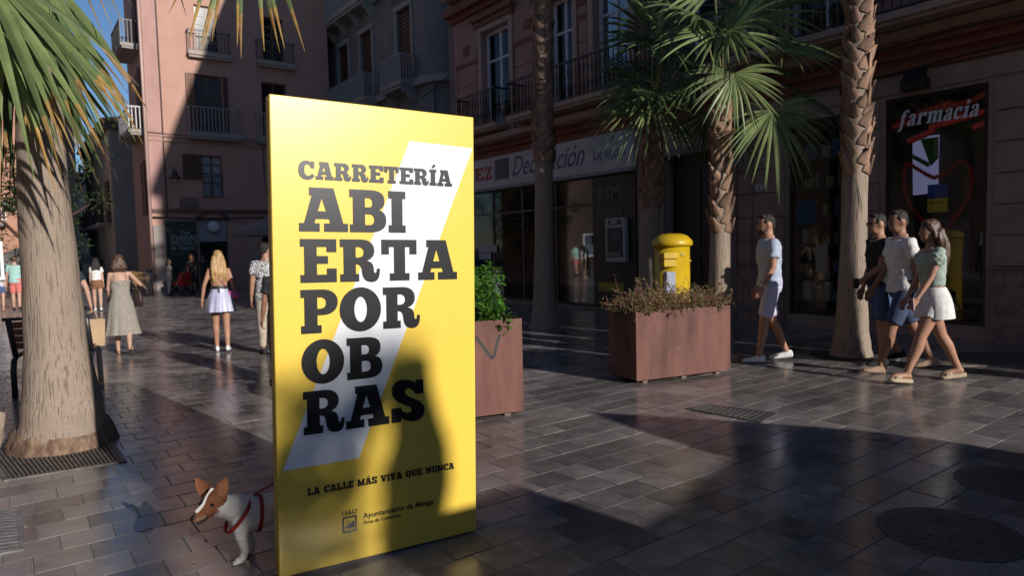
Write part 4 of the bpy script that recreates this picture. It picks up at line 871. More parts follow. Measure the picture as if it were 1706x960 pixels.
ua, za = FR.px(1496, 212); ub_, zb2 = FR.px(1630, 192); it = []; tot = sum(GL[c][0]+.1 for c in 'farmacia'); kx = (ua-ub_)/tot; u_ = 0
SHR = Matrix.Identity(4); SHR[0][1] = .22
for c in 'farmacia':
    glyphs([(c, u_, u_+GL[c][0]*kx, 0, .165)], whitep, pwin, 'lettering', T=faceT(FR, ua, (za+zb2)/2, -.02) @ SHR); u_ += (GL[c][0]+.1)*kx
# an unseen palm is added further on for its shade, behind the photographer's right shoulder
def signpt(x, y):
    r = ray(x, y); n = sn; return CAM+r*((sa-CAM).dot(n)/r.dot(n))
# ---- shade on the sign and the paving: unseen casters added behind the camera, cut to the shade outlines
MO = empty('added_shade_slab', (0, 0, 0)); tag(MO, 'unseen dark slab added behind the camera to shade the sign', 'shade caster')
prof = [back(signpt(*p), -9.0) for p in ((648, 960), (648, 760), (664, 700), (672, 640), (676, 600), (700, 588), (716, 591), (720, 640), (733, 690), (748, 735), (753, 800), (742, 860), (742, 960))]
m = MB(); m.prism([(p.x, p.z) for p in prof]+[(prof[-1].x+.1, 0), (prof[0].x-.3, 0)], -9.3, -9.0, lambda a, b, d: Vector((a, d, b))); m.build('shade_outline_slab', plinthm, MO)  # added slab, its profile traced back from the dark shape on the sign
ST = empty('added_leaf_screen', (0, 0, 0)); tag(ST, 'unseen screen of leaves added behind the camera to half-shade the sign', 'tree')
lf = M('shade screen leaf', (.06, .11, .03), .5, trans=.3)
poly = [back(signpt(*p), -20.0) for p in ((430, 634), (520, 622), (580, 606), (640, 594), (690, 588), (690, 640), (648, 700), (615, 760), (612, 960), (430, 980))]
def inpoly(x, z, P):
    c = False; n = len(P)
    for i in range(n):
        a, b = P[i], P[(i+1) % n]
        if (a.z > z) != (b.z > z) and x < (b.x-a.x)*(z-a.z)/(b.z-a.z)+a.x: c = not c
    return c
x0_, x1_ = min(p.x for p in poly), max(p.x for p in poly); z0_2, z1_2 = min(p.z for p in poly), max(p.z for p in poly)
m = MB(); rl = random.Random(11); cnt = 0
while cnt < 215:
    x, z = rl.uniform(x0_, x1_), rl.uniform(z0_2, z1_2)
    if not inpoly(x, z, poly): continue
    cnt += 1; T = Matrix.Translation((x, -20-rl.uniform(-.3, .3), z)) @ Matrix.Rotation(rl.uniform(0, 6), 4, 'Y') @ Matrix.Rotation(rl.uniform(-.6, .6), 4, 'X')
    m.add([T @ Vector(p) for p in ((-.09, 0, 0), (0, 0, .045), (.09, 0, 0), (0, .01, -.045))], [(0, 1, 2, 3)])
m.build('crown', lf, ST)  # loose leaves fill the half-shade outline; added only to dim the sign
m = MB(); m.tube([(x0_-.5, -20, 0), (x0_-.45, -20, z0_2), (x0_-.1, -20, (z0_2+z1_2)/2)], [.12, .09, .05], 8); m.build('trunk', brownwood, ST)
KI = empty('added_shade_block', (0, 0, 0)); tag(KI, 'unseen block added behind the camera to shade the paving', 'kiosk')
pk = [back(G(*p), -3.2) for p in ((795, 830), (859, 808), (960, 842), (1060, 875), (1110, 850), (1213, 762), (1171, 751), (1063, 718), (976, 686), (1240, 703), (1433, 717), (1602, 739), (1706, 757))]
pts_ = [(-3.0, 0), (-3.0, 1.95), (pk[0].x-.75, 1.95), (pk[0].x-.75, pk[0].z+.02)]+[(p.x, p.z) for p in pk]+[(pk[-1].x+3, pk[-1].z-.4), (pk[-1].x+3, 0)]
m = MB(); m.prism(pts_, -3.8, -3.2, lambda a, b, d: Vector((a, d, b))); m.build('shade_outline_block', M('shade block paint', (.06, .07, .06), .6), KI)  # added block; its top edge follows the shade boundary on the paving

# ================================================================ PLANTERS
corten = M('weathered steel', (.165, .060, .041), .7, (.085, .036, .028), 4.5, .3, 60, stretch=(1, 1, .22), lo=.36, hi=.66, rvar=.12, detail=10)
def planter(c_nl, c_nr, top_px, depth, label):
    a = c_nl.copy(); b = c_nr.copy(); a.z = b.z = 0
    h = above(*top_px, a).z; d = (b-a); Ln = d.length; d.normalize(); n = Vector((-d.y, d.x, 0))
    e = empty('planter', a); tag(e, label, 'planter', 'rusty planters on the square'); e.rotation_euler = (0, 0, math.atan2(d.y, d.x))
    m = MB(); t = .012; zb = .04
    m.box(0, Ln, 0, t, zb, h); m.build('front_panel', corten, e)
    m = MB(); m.box(0, Ln, depth-t, depth, zb, h); m.build('back_panel', corten, e)
    m = MB(); m.box(0, t, t+.001, depth-t-.001, zb, h); m.build('side_panel', corten, e); m = MB(); m.box(Ln-t, Ln, t+.001, depth-t-.001, zb, h); m.build('side_panel', corten, e)
    m = MB(); m.box(t+.001, Ln-t-.001, t+.001, depth-t-.001, zb+.01, h-.06); m.build('soil', M('potting soil', (.03, .02, .015), .95, (.05, .035, .025), 30, .8, 60), e)
    for x in (.12, Ln*.5, Ln-.16):
        for y in (.06, depth-.12):
            m = MB(); m.box(x, x+.06, y, y+.06, 0, zb-.002); m.build('foot', M('timber foot', (.17, .125, .09), .8), e)
    return e, Ln, h, depth
p1, L1_, h1_, d1_ = planter(G(1061, 642), G(1217, 622), (1059, 521), .53, 'rusty steel planter with dry reddish stems, beside the yellow letterbox')
cr = G(873, 692); ddir = (G(1217, 622)-G(1061, 642)).normalized()
p2, L2_, h2_, d2_ = planter(cr-ddir*L1_, cr, (873, 542), .53, 'rusty steel planter with a green bush and graffiti, partly behind the yellow sign')
# graffiti and dirt on the second planter
m = MB(); gp = [(a, 0, b) for a, b in ((-.60, .62), (-.57, .54), (-.53, .50), (-.49, .52), (-.465, .62), (-.45, .74), (-.43, .72), (-.36, .62), (-.29, .53), (-.27, .56), (-.24, .66), (-.21, .75))]
pts = []
for i in range(len(gp)-1):
    for k in range(6): pts.append(Vector(gp[i]).lerp(Vector(gp[i+1]), k/6))
m = MB(); zoff = h2_-.86
for i in range(len(pts)-1):
    a, b = pts[i], pts[i+1]; n = Vector((-(b.z-a.z), 0, b.x-a.x)).normalized()*.014
    m.add([Vector((p.x+L2_, -.0012, p.z+zoff))+s*n for p, s in ((a, 1), (b, 1), (b, -1), (a, -1))], [(0, 1, 2, 3)])
m.build('graffiti', M('black spray paint', (.02, .018, .018), .6), p2)
m = MB(); rg = random.Random(2)
for k in range(12):
    for (pl, LL, hh) in ((p1, L1_, h1_),):
        x, z = rg.uniform(.05, LL-.05), rg.uniform(.12, hh-.08); s = rg.uniform(.002, .006)
        m.add([(x-s, -.0012, z-s*.5), (x+s, -.0012, z-s), (x+s*.8, -.0012, z+s), (x-s*.6, -.0012, z+s*.7)], [(0, 1, 2, 3)])
m.build('paint_chips', M('pale chips', (.4, .33, .3), .8), p1)
def leafcloud(mb, n, fn, size, rnd, flat=.6):
    for k in range(n):
        c = fn(rnd); s = size*rnd.uniform(.6, 1.25)
        T = Matrix.Translation(c) @ Matrix.Rotation(rnd.uniform(0, 6.28), 4, 'Z') @ Matrix.Rotation(rnd.uniform(-.9, .9), 4, 'X') @ Matrix.Rotation(rnd.uniform(-.5, .5), 4, 'Y')
        mb.add([T @ Vector(p) for p in ((0, -s, 0), (s*.42, -s*.2, s*.12), (s*.34, s*.5, .1*s), (0, s, -.12*s), (-s*.34, s*.5, .1*s), (-s*.42, -s*.2, s*.12), (0, 0, -.05*s))], [(0, 1, 6), (1, 2, 6), (2, 3, 6), (3, 4, 6), (4, 5, 6), (5, 0, 6)])
rb = random.Random(21)
BU = empty('green_bush', p2.matrix_basis @ Vector((L2_-.42, d2_/2, h2_-.06))); BU.rotation_euler = p2.rotation_euler; tag(BU, 'fresh green leafy bush growing in the graffitied planter', 'plant')
clumps = [(rb.uniform(-.62, .37), rb.uniform(-.24, .22), rb.uniform(.02, .42), rb.uniform(.09, .16)) for _ in range(46)]
def bushpt(r):
    c = r.choice(clumps); v = Vector((r.gauss(0, 1), r.gauss(0, 1), r.gauss(0, 1))).normalized()*c[3]*r.uniform(.75, 1.05); return Vector((c[0], c[1], max(.0, c[2]))) + v
m = MB(); leafcloud(m, 5200, bushpt, .031, rb); m.build('foliage', M('fresh leaf green', (.10, .25, .03), .45, (.06, .16, .02), 9, trans=.35, rnd=.3), BU)
m = MB()
for k in range(22):
    c = rb.choice(clumps); m.tube([(c[0]*.5, c[1]*.5, -.02), (c[0]*.8, c[1]*.8, c[2]*.5), (c[0], c[1], c[2]+.05)], [.006, .005, .003], 5)
m.build('stems', M('green stem', (.06, .1, .03), .6), BU)
DS = empty('dry_shrub', p1.matrix_basis @ Vector((L1_/2, d1_/2, h1_-.06))); DS.rotation_euler = p1.rotation_euler; tag(DS, 'scrubby half-dry shrub with reddish stems filling the planter', 'plant')
m = MB(); m2 = MB()
for k in range(620):
    x, y = rb.uniform(-L1_/2+.03, L1_/2-.03), rb.uniform(-d1_/2+.03, d1_/2-.03); p = Vector((x, y, -.01)); dv = Vector((rb.gauss(x*.5, .55), rb.gauss(y*.8, .5), rb.uniform(.5, 1.2))).normalized(); q = [p.copy()]
    n = rb.randint(3, 6); top = rb.uniform(.1, .32) if rb.random() < .9 else rb.uniform(.34, .5)
    for i in range(n):
        p = p+dv*top/n; dv = (dv+Vector((rb.gauss(0, .35), rb.gauss(0, .35), rb.gauss(0, .25)))).normalized(); q.append(p.copy())
        leafcloud(m2, rb.choice((1, 2, 3)), lambda r: p+Vector((r.gauss(0, .02), r.gauss(0, .02), r.gauss(0, .02))), .021, rb)
    m.tube(q, [.0032]*len(q), 4, False)
m.build('stems', M('reddish dry stem', (.24, .10, .065), .7, (.17, .085, .06), 20), DS)
m2.build('foliage', M('dull olive leaf', (.21, .23, .07), .6, (.20, .13, .065), 14, trans=.25, rnd=.4), DS)

# ================================================================ LETTERBOX
lb = G(1121, 640); rl_ = ray(1121, 560); lpos = CAM+rl_*(8.75/rl_.dot(f0)); lpos.z = 0
topz = above(1121, 389, lpos).z; rr_ = abs((above(1152, 440, lpos)-above(1092, 440, lpos)).length)/2
LBX = empty('letterbox', lpos); tag(LBX, 'yellow cylindrical street letterbox with a domed cap behind the planter', 'letterbox')
LBX.rotation_euler = (0, 0, math.atan2(ddir.y, ddir.x)-.25)
lby = M('glossy post yellow', (.56, .37, .010), .38, (.48, .31, .010), 4, spec=.5)
m = MB(); m.lathe([(rr_*1.02, 0), (rr_*1.02, .06), (rr_*.96, .08), (rr_*.96, topz-.16)], 32); m.build('body', lby, LBX, True)
m = MB(); m.lathe([(rr_*.98, topz-.165), (rr_*1.1, topz-.16), (rr_*1.13, topz-.13), (rr_*1.1, topz-.10), (rr_*1.0, topz-.07), (rr_*.82, topz-.03), (rr_*.5, topz-.005), (rr_*.1, topz)], 32); m.build('cap', lby, LBX, True)
m = MB(); m.bevbox(-rr_*.95, -rr_*.1, -rr_*1.12, -rr_*.5, topz-.32, topz-.24, .012); m.bevbox(-rr_*.9, -rr_*.15, -rr_*1.0, -rr_*.5, topz-.42, topz-.323, .012); m.build('slot_hood', lby, LBX)
m = MB(); m.box(-rr_*.75, -rr_*.25, -rr_*1.005, -rr_*.6, topz-.75, topz-.48); m.build('collection_plate', M('blue grey plate', (.3, .33, .42), .3), LBX)
m = MB(); m.box(rr_*.95, rr_*1.12, -.012, .012, topz-.36, topz-.345); m.build('door_latch', lby, LBX)
m = MB(); m.ell((rr_*.18, -rr_*.95, topz-.27), (.03, .008, .03)); m.build('emblem', M('emblem ink', (.35, .26, .03), .5), LBX)

# ================================================================ PALMS
def trunkmat(name, c, c2, c3):
    m = bpy.data.materials.new(name); m.use_nodes = True; t = m.node_tree; b = t.nodes['Principled BSDF']; L = t.links.new; b.inputs['Roughness'].default_value = .85
    tc = t.nodes.new('ShaderNodeTexCoord'); mp = t.nodes.new('ShaderNodeMapping'); mp.inputs['Scale'].default_value = (1, 1, .055); L(tc.outputs['Object'], mp.inputs[0])
    n1 = t.nodes.new('ShaderNodeTexNoise'); n1.inputs['Scale'].default_value = 75; n1.inputs['Detail'].default_value = 5; L(mp.outputs[0], n1.inputs[0])
    wv = t.nodes.new('ShaderNodeTexWave'); wv.bands_direction = 'Z'; wv.inputs['Scale'].default_value = 17; wv.inputs['Distortion'].default_value = 5; wv.inputs['Detail'].default_value = 3; wv.inputs['Detail Scale'].default_value = 3; L(tc.outputs['Object'], wv.inputs[0])
    n3 = t.nodes.new('ShaderNodeTexNoise'); n3.inputs['Scale'].default_value = 2.2; n3.inputs['Detail'].default_value = 6; L(tc.outputs['Object'], n3.inputs[0])
    mx = t.nodes.new('ShaderNodeMix'); mx.data_type = 'RGBA'; mx.inputs[6].default_value = (*c2, 1); mx.inputs[7].default_value = (*c, 1)
    r1 = t.nodes.new('ShaderNodeMapRange'); r1.inputs[1].default_value = .36; r1.inputs[2].default_value = .47; L(n1.outputs[0], r1.inputs[0]); L(r1.outputs[0], mx.inputs[0])
    mx2 = t.nodes.new('ShaderNodeMix'); mx2.data_type = 'RGBA'; mx2.inputs[7].default_value = (*c3, 1); r3 = t.nodes.new('ShaderNodeMapRange'); r3.inputs[1].default_value = .5; r3.inputs[2].default_value = .75; r3.inputs[4].default_value = .7
    L(n3.outputs[0], r3.inputs[0]); L(r3.outputs[0], mx2.inputs[0]); L(mx.outputs[2], mx2.inputs[6])
    mx3 = t.nodes.new('ShaderNodeMix'); mx3.data_type = 'RGBA'; mx3.blend_type = 'MULTIPLY'; mx3.inputs[7].default_value = (.82, .80, .78, 1); r4 = t.nodes.new('ShaderNodeMapRange'); r4.inputs[1].default_value = .75; r4.inputs[2].default_value = 1.0
    L(wv.outputs['Fac'], r4.inputs[0]); L(r4.outputs[0], mx3.inputs[0]); L(mx2.outputs[2], mx3.inputs[6]); L(mx3.outputs[2], b.inputs['Base Color'])
    ad = t.nodes.new('ShaderNodeMath'); ad.operation = 'MULTIPLY_ADD'; ad.inputs[1].default_value = -.06; L(wv.outputs['Fac'], ad.inputs[0]); L(n1.outputs[0], ad.inputs[2])
    bp = t.nodes.new('ShaderNodeBump'); bp.inputs['Strength'].default_value = .8; bp.inputs['Distance'].default_value = .012; L(ad.outputs[0], bp.inputs['Height']); L(bp.outputs[0], b.inputs['Normal']); return m
barkm = trunkmat('palm bark', (.31, .24, .185), (.17, .128, .095), (.25, .2, .165))
rootm = M('palm root fibre', (.12, .07, .045), .9, (.25, .17, .11), 16, .9, 50, stretch=(1, 1, .4))
bootm = M('old leaf base', (.30, .18, .115), .8, (.18, .10, .065), 9, .5, 40, stretch=(1, 1, .3), rnd=.3)
def leafmat(name, c, c2, tip):
    return M(name, c, .42, c2, 7, .08, 120, trans=.36, rnd=.4, spec=.55)
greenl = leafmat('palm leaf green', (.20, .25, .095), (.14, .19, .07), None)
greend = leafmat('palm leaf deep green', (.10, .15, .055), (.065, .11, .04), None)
dryl = M('dry palm leaf', (.30, .20, .10), .6, (.20, .125, .06), 7, .1, 60, trans=.25, rnd=.3)
tipm = M('yellowed leaf tip', (.38, .25, .08), .5, (.28, .15, .04), 9, trans=.25, rnd=.3)
stalkm = M('palm stalk', (.25, .27, .09), .45, (.2, .17, .06), 6)
def fan(parent, base, hub, axis, normal, size, nseg=26, spread=220, rf=.45, droop=.25, tipdroop=.5, mat=None, rnd=None, tips=.0, stalk=True, wid=1.0, jit=.04):
    """one fan leaf: pleated blade that splits into free, drooping segments"""
    rnd = rnd or random; axis = Vector(axis).normalized(); normal = Vector(normal); normal = (normal-axis*normal.dot(axis)).normalized(); side = axis.cross(normal)
    hub = Vector(hub); base = Vector(base); m = MB(); tipf = []; dth = R_(spread)/nseg
    for k in range(nseg):
        th = (k+.5-nseg/2)*dth+rnd.gauss(0, jit); d = axis*math.cos(th)+side*math.sin(th)
        L_ = size*(.72+.28*math.cos(th*.75))*rnd.uniform(.88, 1.06); perp = (-axis*math.sin(th)+side*math.cos(th))
        nd = 9; rows = []; tw = rnd.gauss(0, .2); td = tipdroop*rnd.uniform(.6, 1.4); sw = rnd.gauss(0, .06)
        for i in range(nd+1):
            t = i/nd; r = .03*size+t*L_*.97
            w_ = r*dth*.5 if t < rf else rf*L_*dth*.5*(1-((t-rf)/(1-rf))**1.4)*1.0+.0008
            w_ *= wid
            x = max(0, t-rf*.8)
            p = hub+d*r+normal*(.10*size*math.sin(t*1.6))*.5+Vector((0, 0, -droop*L_*t*t-td*L_*x*x))+perp*(sw*x*L_)
            # keep length when hanging
            pr_ = perp*math.cos(tw*t)+normal*math.sin(tw*t)
            rows.append((p-pr_*w_, p+normal*(w_*.55), p+pr_*w_))
        vs = [q for r_ in rows for q in r_]; fs = []
        cut = nd-2 if rnd.random() < tips else nd+1
        for i in range(nd):
            if i >= cut: tipf += [len(m.f)+len(fs), len(m.f)+len(fs)+1]
            fs.extend([(i*3, i*3+1, i*3+4, i*3+3), (i*3+1, i*3+2, i*3+5, i*3+4)])
        m.add(vs, fs)
    o = m.build('leaf', mat or greenl, parent, False)
    if tipf:
        o.data.materials.append(tipm)
        for i in tipf: o.data.polygons[i].material_index = 1
    if stalk:
        ms = MB(); mid = base.lerp(hub, .55)+Vector((0, 0, .10*(hub-base).length)); b1 = base.lerp(hub, .2)+Vector((0, 0, .09*(hub-base).length))
        ms.tube([base, b1, mid, hub, hub+axis*.06*size], [(.022, .014), (.018, .011), (.013, .008), (.009, .006), (.004, .003)], 6); ms.build('stalk', stalkm if mat is not dryl else dryl, o)
    return o
def boot_mesh():
    m = MB()
    # a strap that rises, flares from the trunk and ends in a torn tip
    prof = [(0, .0, .088), (.05, .008, .092), (.10, .014, .084), (.15, .021, .066), (.20, .028, .042), (.245, .038, .014)]
    vs = []; fs = []
    for z, out, w_ in prof:
        for s_, o2 in ((-1, -.012), (-.5, .006), (0, .012), (.5, .006), (1, -.012)): vs.append((s_*w_, -(out+o2), z))
    for i in range(len(prof)-1):
        for j in range(4): fs.append((i*5+j, i*5+j+1, (i+1)*5+j+1, (i+1)*5+j))
    n = len(vs); vs += [(x, y+.014, z-.008) for x, y, z in vs]
    fs += [tuple(i+n for i in f[::-1]) for f in fs]
    m.add(vs, fs); me = m.mesh('leaf_base'); me.materials.append(bootm); return me
BOOT = boot_mesh()
def trunk(parent, pts, rads, mat, name='trunk', n=28, seed=1):
    """irregular tapered trunk"""
    m = MB(); rr = random.Random(seed); P = []; Q = []
    for i in range(len(pts)-1):
        for k in range(6):
            t = k/6; P.append(Vector(pts[i]).lerp(Vector(pts[i+1]), t)); Q.append(rads[i]+(rads[i+1]-rads[i])*(t*t*(3-2*t)))
    P.append(Vector(pts[-1])); Q.append(rads[-1])
    vs = []; fs = []
    for i, (p, r) in enumerate(zip(P, Q)):
        for k in range(n):
            th = 2*math.pi*k/n; f = 1+.05*mnoise.noise(Vector((math.cos(th)*1.5, math.sin(th)*1.5, p.z*1.3+seed*7)))+.025*mnoise.noise(Vector((math.cos(th)*5, math.sin(th)*5, p.z*6)))
            vs.append(p+Vector((r*f*math.cos(th), r*f*math.sin(th), 0)))
    for i in range(len(P)-1):
        for k in range(n): k2 = (k+1) % n; fs.append((i*n+k, i*n+k2, (i+1)*n+k2, (i+1)*n+k))
    fs.append(tuple(range((len(P)-1)*n, len(P)*n))); m.add(vs, fs); return m.build(name, mat, parent, True)
def boots(parent, p0, p1, ra, rb_, per, dz, rnd, sc_=1.0):
    z = 0; i = 0; L_ = (Vector(p1)-Vector(p0)).length
    while z < L_:
        t = z/L_; c = Vector(p0).lerp(Vector(p1), t); r = ra+(rb_-ra)*t
        for k in range(per):
            a = 2*math.pi*(k+.5*(i % 2))/per+rnd.gauss(0, .06)
            o = bpy.data.objects.new('leaf_base', BOOT); COL.objects.link(o); o.parent = parent
            o.location = c+Vector((math.cos(a)*(r+.010), math.sin(a)*(r+.010), 0)); s_ = sc_*rnd.uniform(.85, 1.2)
            o.rotation_euler = (rnd.gauss(0, .05), (1 if (i+k) % 2 else -1)*rnd.uniform(.2, .55), a+math.pi/2); o.scale = (s_*r/.17, s_, s_*rnd.uniform(.9, 1.3))
        z += dz; i += 1

# ---- big palm on the left
pc = G(108, 742); pc.z = 0
BP = empty('palm_tree', pc); tag(BP, 'thick bare-trunked palm in the left foreground with hanging fan leaves', 'palm', 'palm trees')
dpx = (Vector((pc.x, pc.y, 0)).dot(f0))/F
def tr_pt(x, y): 
    p = above(x, y, pc)-pc; return p
tb = [(0, 0, -.02), (0, 0, .05), (0, 0, .22)]
lv = [((105, 690), 61), ((101, 640), 54), ((92, 560), 45), ((83, 450), 40), ((74, 340), 37), ((70, 260), 35), ((64, 120), 33), ((58, -120), 32), ((52, -420), 31)]
pts = [(0, .06, -.02), (0, .03, .07), ]; rd = [76*dpx, 69*dpx]
for (p, hw) in lv: q = tr_pt(*p); pts.append((q.x, q.y, q.z)); rd.append(hw*dpx)
trunk(BP, pts, rd, barkm, n=40)
m = MB(); n = 60; rr2 = random.Random(4); vs = []; fs = []
for i, (r, z) in enumerate(((82*dpx, -.01), (79*dpx, .05), (72*dpx, .13), (66*dpx, .17))):
    for k in range(n):
        th = 2*math.pi*k/n; f = 1+.07*mnoise.noise(Vector((math.cos(th)*3, math.sin(th)*3, i*.6)))+rr2.gauss(0, .012); zz = z*(1+.45*mnoise.noise(Vector((math.cos(th)*2, math.sin(th)*2, 9)))) if i else z
        vs.append((r*f*math.cos(th), .05+r*f*math.sin(th), zz))
for i in range(3):
    for k in range(n): k2 = (k+1) % n; fs.append((i*n+k, i*n+k2, (i+1)*n+k2, (i+1)*n+k))
m.add(vs, fs); m.build('root_mat', rootm, BP, True)
m = MB(); m.limb([(-.44, .08, .08), (-.42, .06, .22), (-.39, .05, .30)], [.045, .05, .03]); m.build('root_sucker', barkm, BP, True)
rp = random.Random(31)
def left_leaf(hpx, hdist, tpx, tdist, size, **kw):
    """hub at a direction and distance, blade heading to a second point"""
    h = CAM+ray(*hpx)*hdist-pc; t = CAM+ray(*tpx)*tdist-pc; ax = (t-h)
    b = Vector((tr_pt(80, -350)[0:3])); nm = kw.pop('normal', None) or (ray(*hpx)*-1+Vector((0, 0, .5)))
    return fan(BP, b+Vector((0, 0, 0)), h, ax, nm, size, rnd=rp, **kw)
W1 = dict(nseg=17, spread=105, rf=.36, droop=.12, tipdroop=.35, wid=1.3, tips=.55)
left_leaf((-10, -110), 4.4, (0, 120), 4.3, 1.25, **W1)
left_leaf((45, -210), 4.7, (150, 20), 4.5, 1.1, nseg=9, spread=45, rf=.34, droop=.1, tipdroop=.3, wid=.8, tips=.6)
left_leaf((-40, -60), 3.9, (-10, 150), 3.85, 1.0, **W1)
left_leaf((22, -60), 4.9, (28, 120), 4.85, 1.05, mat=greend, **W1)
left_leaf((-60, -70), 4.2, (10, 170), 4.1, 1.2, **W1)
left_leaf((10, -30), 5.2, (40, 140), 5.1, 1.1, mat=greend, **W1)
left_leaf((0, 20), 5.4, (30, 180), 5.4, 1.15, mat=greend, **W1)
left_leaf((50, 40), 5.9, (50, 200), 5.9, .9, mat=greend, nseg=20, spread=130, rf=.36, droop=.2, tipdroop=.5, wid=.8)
left_leaf((30, 70), 6.3, (20, 250), 6.3, 1.0, mat=dryl, nseg=20, spread=130, rf=.3, droop=.3, tipdroop=.7, wid=.8)
left_leaf((404, -205), 4.3, (406, -20), 4.2, 1.17, nseg=12, spread=40, rf=.42, droop=.03, tipdroop=.08, wid=1.5, tips=.95)
left_leaf((200, -260), 5.2, (330, -260), 5.0, 1.2, **W1); left_leaf((-120, -240), 5.6, (-260, -200), 5.6, 1.2, **W1)
left_leaf((90, -330), 6.5, (90, -600), 7.4, 1.2, **W1); left_leaf((250, -420), 6.0, (420, -560), 6.4, 1.2, **W1); left_leaf((-60, -420), 7.0, (-200, -560), 7.6, 1.2, **W1)

# ---- palms in front of the right hand building
def street_palm(base_px, top_px, r0, r1, zboot, label, crown=None, seed=1, extend=None, lower=None):
    g = G(*base_px); g.z = 0; e = empty('palm_tree', g); tag(e, label, 'palm', 'palm trees'); t = above(*top_px, g)-g
    if extend: t = t*extend
    zz = [0, .12, .35, .8, 1.6]; pts = [(0, 0, -.02)]; rd = [r0*1.35]
    for z in zz[1:]:
        f = z/t.z; pts.append((t.x*f, t.y*f, z)); rd.append({.12: r0*1.2, .35: r0*1.04, .8: r0*.92, 1.6: r1*1.02}[z])
    f = zboot/t.z
    if zboot > 1.7: pts.append((t.x*f, t.y*f, zboot)); rd.append(r1)
    pts.append(tuple(t)); rd.append(r1*.88); trunk(e, pts, rd, barkm, seed=seed)
    rr = random.Random(seed); boots(e, (t.x*f, t.y*f, zboot), tuple(t), r1*1.0, r1*.85, 7, .115, rr, .78)
    return e, g, t, rr
# palm 2: nearest small palm behind the rusty planter
e2, g2_, t2, rr = street_palm((1198, 582), (1203, 178), .165, .138, 1.62, 'small fan palm with green crown just right of the yellow letterbox', seed=2)
def leafto(e, g, top, hub_px, tip_px, dd_hub, dd_tip, size, rnd, **kw):
    """hub and tip given by direction; their distance is the trunk's plus an offset"""
    base = Vector((top.x, top.y, top.z)); D = (g.x*f0.x+g.y*f0.y)
    def at(p, o): r = ray(*p); return CAM+r*((D+o)/r.dot(f0))-g
    h = at(hub_px, dd_hub); tp = at(tip_px, dd_tip); nm = kw.pop('normal', Vector((0, 0, 1))-f0*.6)
    return fan(e, base, h, tp-h, nm, size, rnd=rnd, **kw)
K = dict(nseg=30, spread=250, rf=.42, droop=.06, tipdroop=.28)
leafto(e2, g2_, t2, (1288, 183), (1330, 290), -.5, -.5, 0.98, rr, nseg=30, spread=210, rf=.4, droop=.05, tipdroop=.35, normal=-f0*.9+Vector((0, 0, .5)))
leafto(e2, g2_, t2, (1222, 122), (1225, 215), -.6, -.75, 0.76, rr, nseg=28, spread=230, rf=.45, droop=.05, tipdroop=.25, normal=-f0*.8+Vector((0, 0, .7)))
leafto(e2, g2_, t2, (1300, 82), (1390, 70), -.2, .1, 0.92, rr, **K)
leafto(e2, g2_, t2, (1215, 52), (1300, -40), -.5, -.9, 1.22, rr, mat=greend, **K)
leafto(e2, g2_, t2, (1205, 55), (1110, 90), -.3, -.9, 1.04, rr, **K)
leafto(e2, g2_, t2, (1165, 30), (1070, -10), .1, -.2, 1.10, rr, mat=greend, **K)
leafto(e2, g2_, t2, (1250, 30), (1320, -90), .3, .3, 1.16, rr, **K)
leafto(e2, g2_, t2, (1190, -20), (1180, -150), 0, -.2, 1.16, rr, **K)
leafto(e2, g2_, t2, (1320, 150), (1400, 190), .3, .6, 0.85, rr, mat=greend, **K)
leafto(e2, g2_, t2, (1160, 130), (1090, 170), .5, .7, 0.92, rr, mat=greend, **K)
leafto(e2, g2_, t2, (1240, 90), (1330, 130), .6, 1.2, 0.98, rr, mat=greend, **K)
leafto(e2, g2_, t2, (1180, 190), (1160, 260), .4, .5, 0.61, rr, mat=greend, **K)
leafto(e2, g2_, t2, (1230, 210), (1270, 290), .3, .3, 0.61, rr, mat=greend, **K)
# palm 1: behind, to the left
e1, g1_, t1, rr = street_palm((1078, 562), (1088, 205), .18, .15, 2.05, 'small fan palm with bent lower leaves left of the yellow letterbox', seed=3)
leafto(e1, g1_, t1, (1108, 70), (1045, -20), -.6, -1.0, 1.16, rr, **K)
leafto(e1, g1_, t1, (1100, 75), (1020, 60), -.5, -.9, 1.04, rr, mat=greend, **K)
leafto(e1, g1_, t1, (1090, 150), (1000, 165), -.5, -1.1, 1.04, rr, mat=greend, **K)
leafto(e1, g1_, t1, (1085, 165), (1010, 235), -.6, -1.0, 1.10, rr, nseg=26, spread=150, rf=.35, droop=.12, tipdroop=.4)
leafto(e1, g1_, t1, (1062, 180), (990, 185), -.4, -.6, 0.85, rr, nseg=16, spread=120, rf=.3, droop=.1, tipdroop=.3)
leafto(e1, g1_, t1, (1110, 140), (1150, 60), .2, .3, 0.98, rr, mat=greend, **K)
leafto(e1, g1_, t1, (1060, 130), (990, 90), .4, .6, 0.98, rr, mat=greend, **K)
leafto(e1, g1_, t1, (1120, 200), (1160, 250), .1, .2, 0.73, rr, mat=greend, **K)
leafto(e1, g1_, t1, (1085, 60), (1090, -60), .2, .2, 1.10, rr, mat=greend, **K)
# palm right: tall trunk running out of the picture
e3, g3_, t3, rr = street_palm((1418, 592), (1431, 0), .19, .148, 2.3, 'tall palm trunk at the right, between the walking man and the group', seed=4, extend=1.75)
for k in range(16):
    a = k*2.4; ax = Vector((math.cos(a), math.sin(a), .2+.3*math.sin(k*1.7))); hub = Vector(t3)+ax.normalized()*.9+Vector((0, 0, .2))
    fan(e3, Vector(t3), hub, ax, Vector((0, 0, 1)), .9, 22, 230, .42, .2, .45, rnd=rr)
fan(e3, (t3.x*.34-.17, t3.y*.34, 2.38), (t3.x*.34-.2, t3.y*.34-.1, 2.25), (0, -.1, -1), (0, -1, 0), .45, 3, 14, .5, 0, 0, dryl, rr, stalk=False)
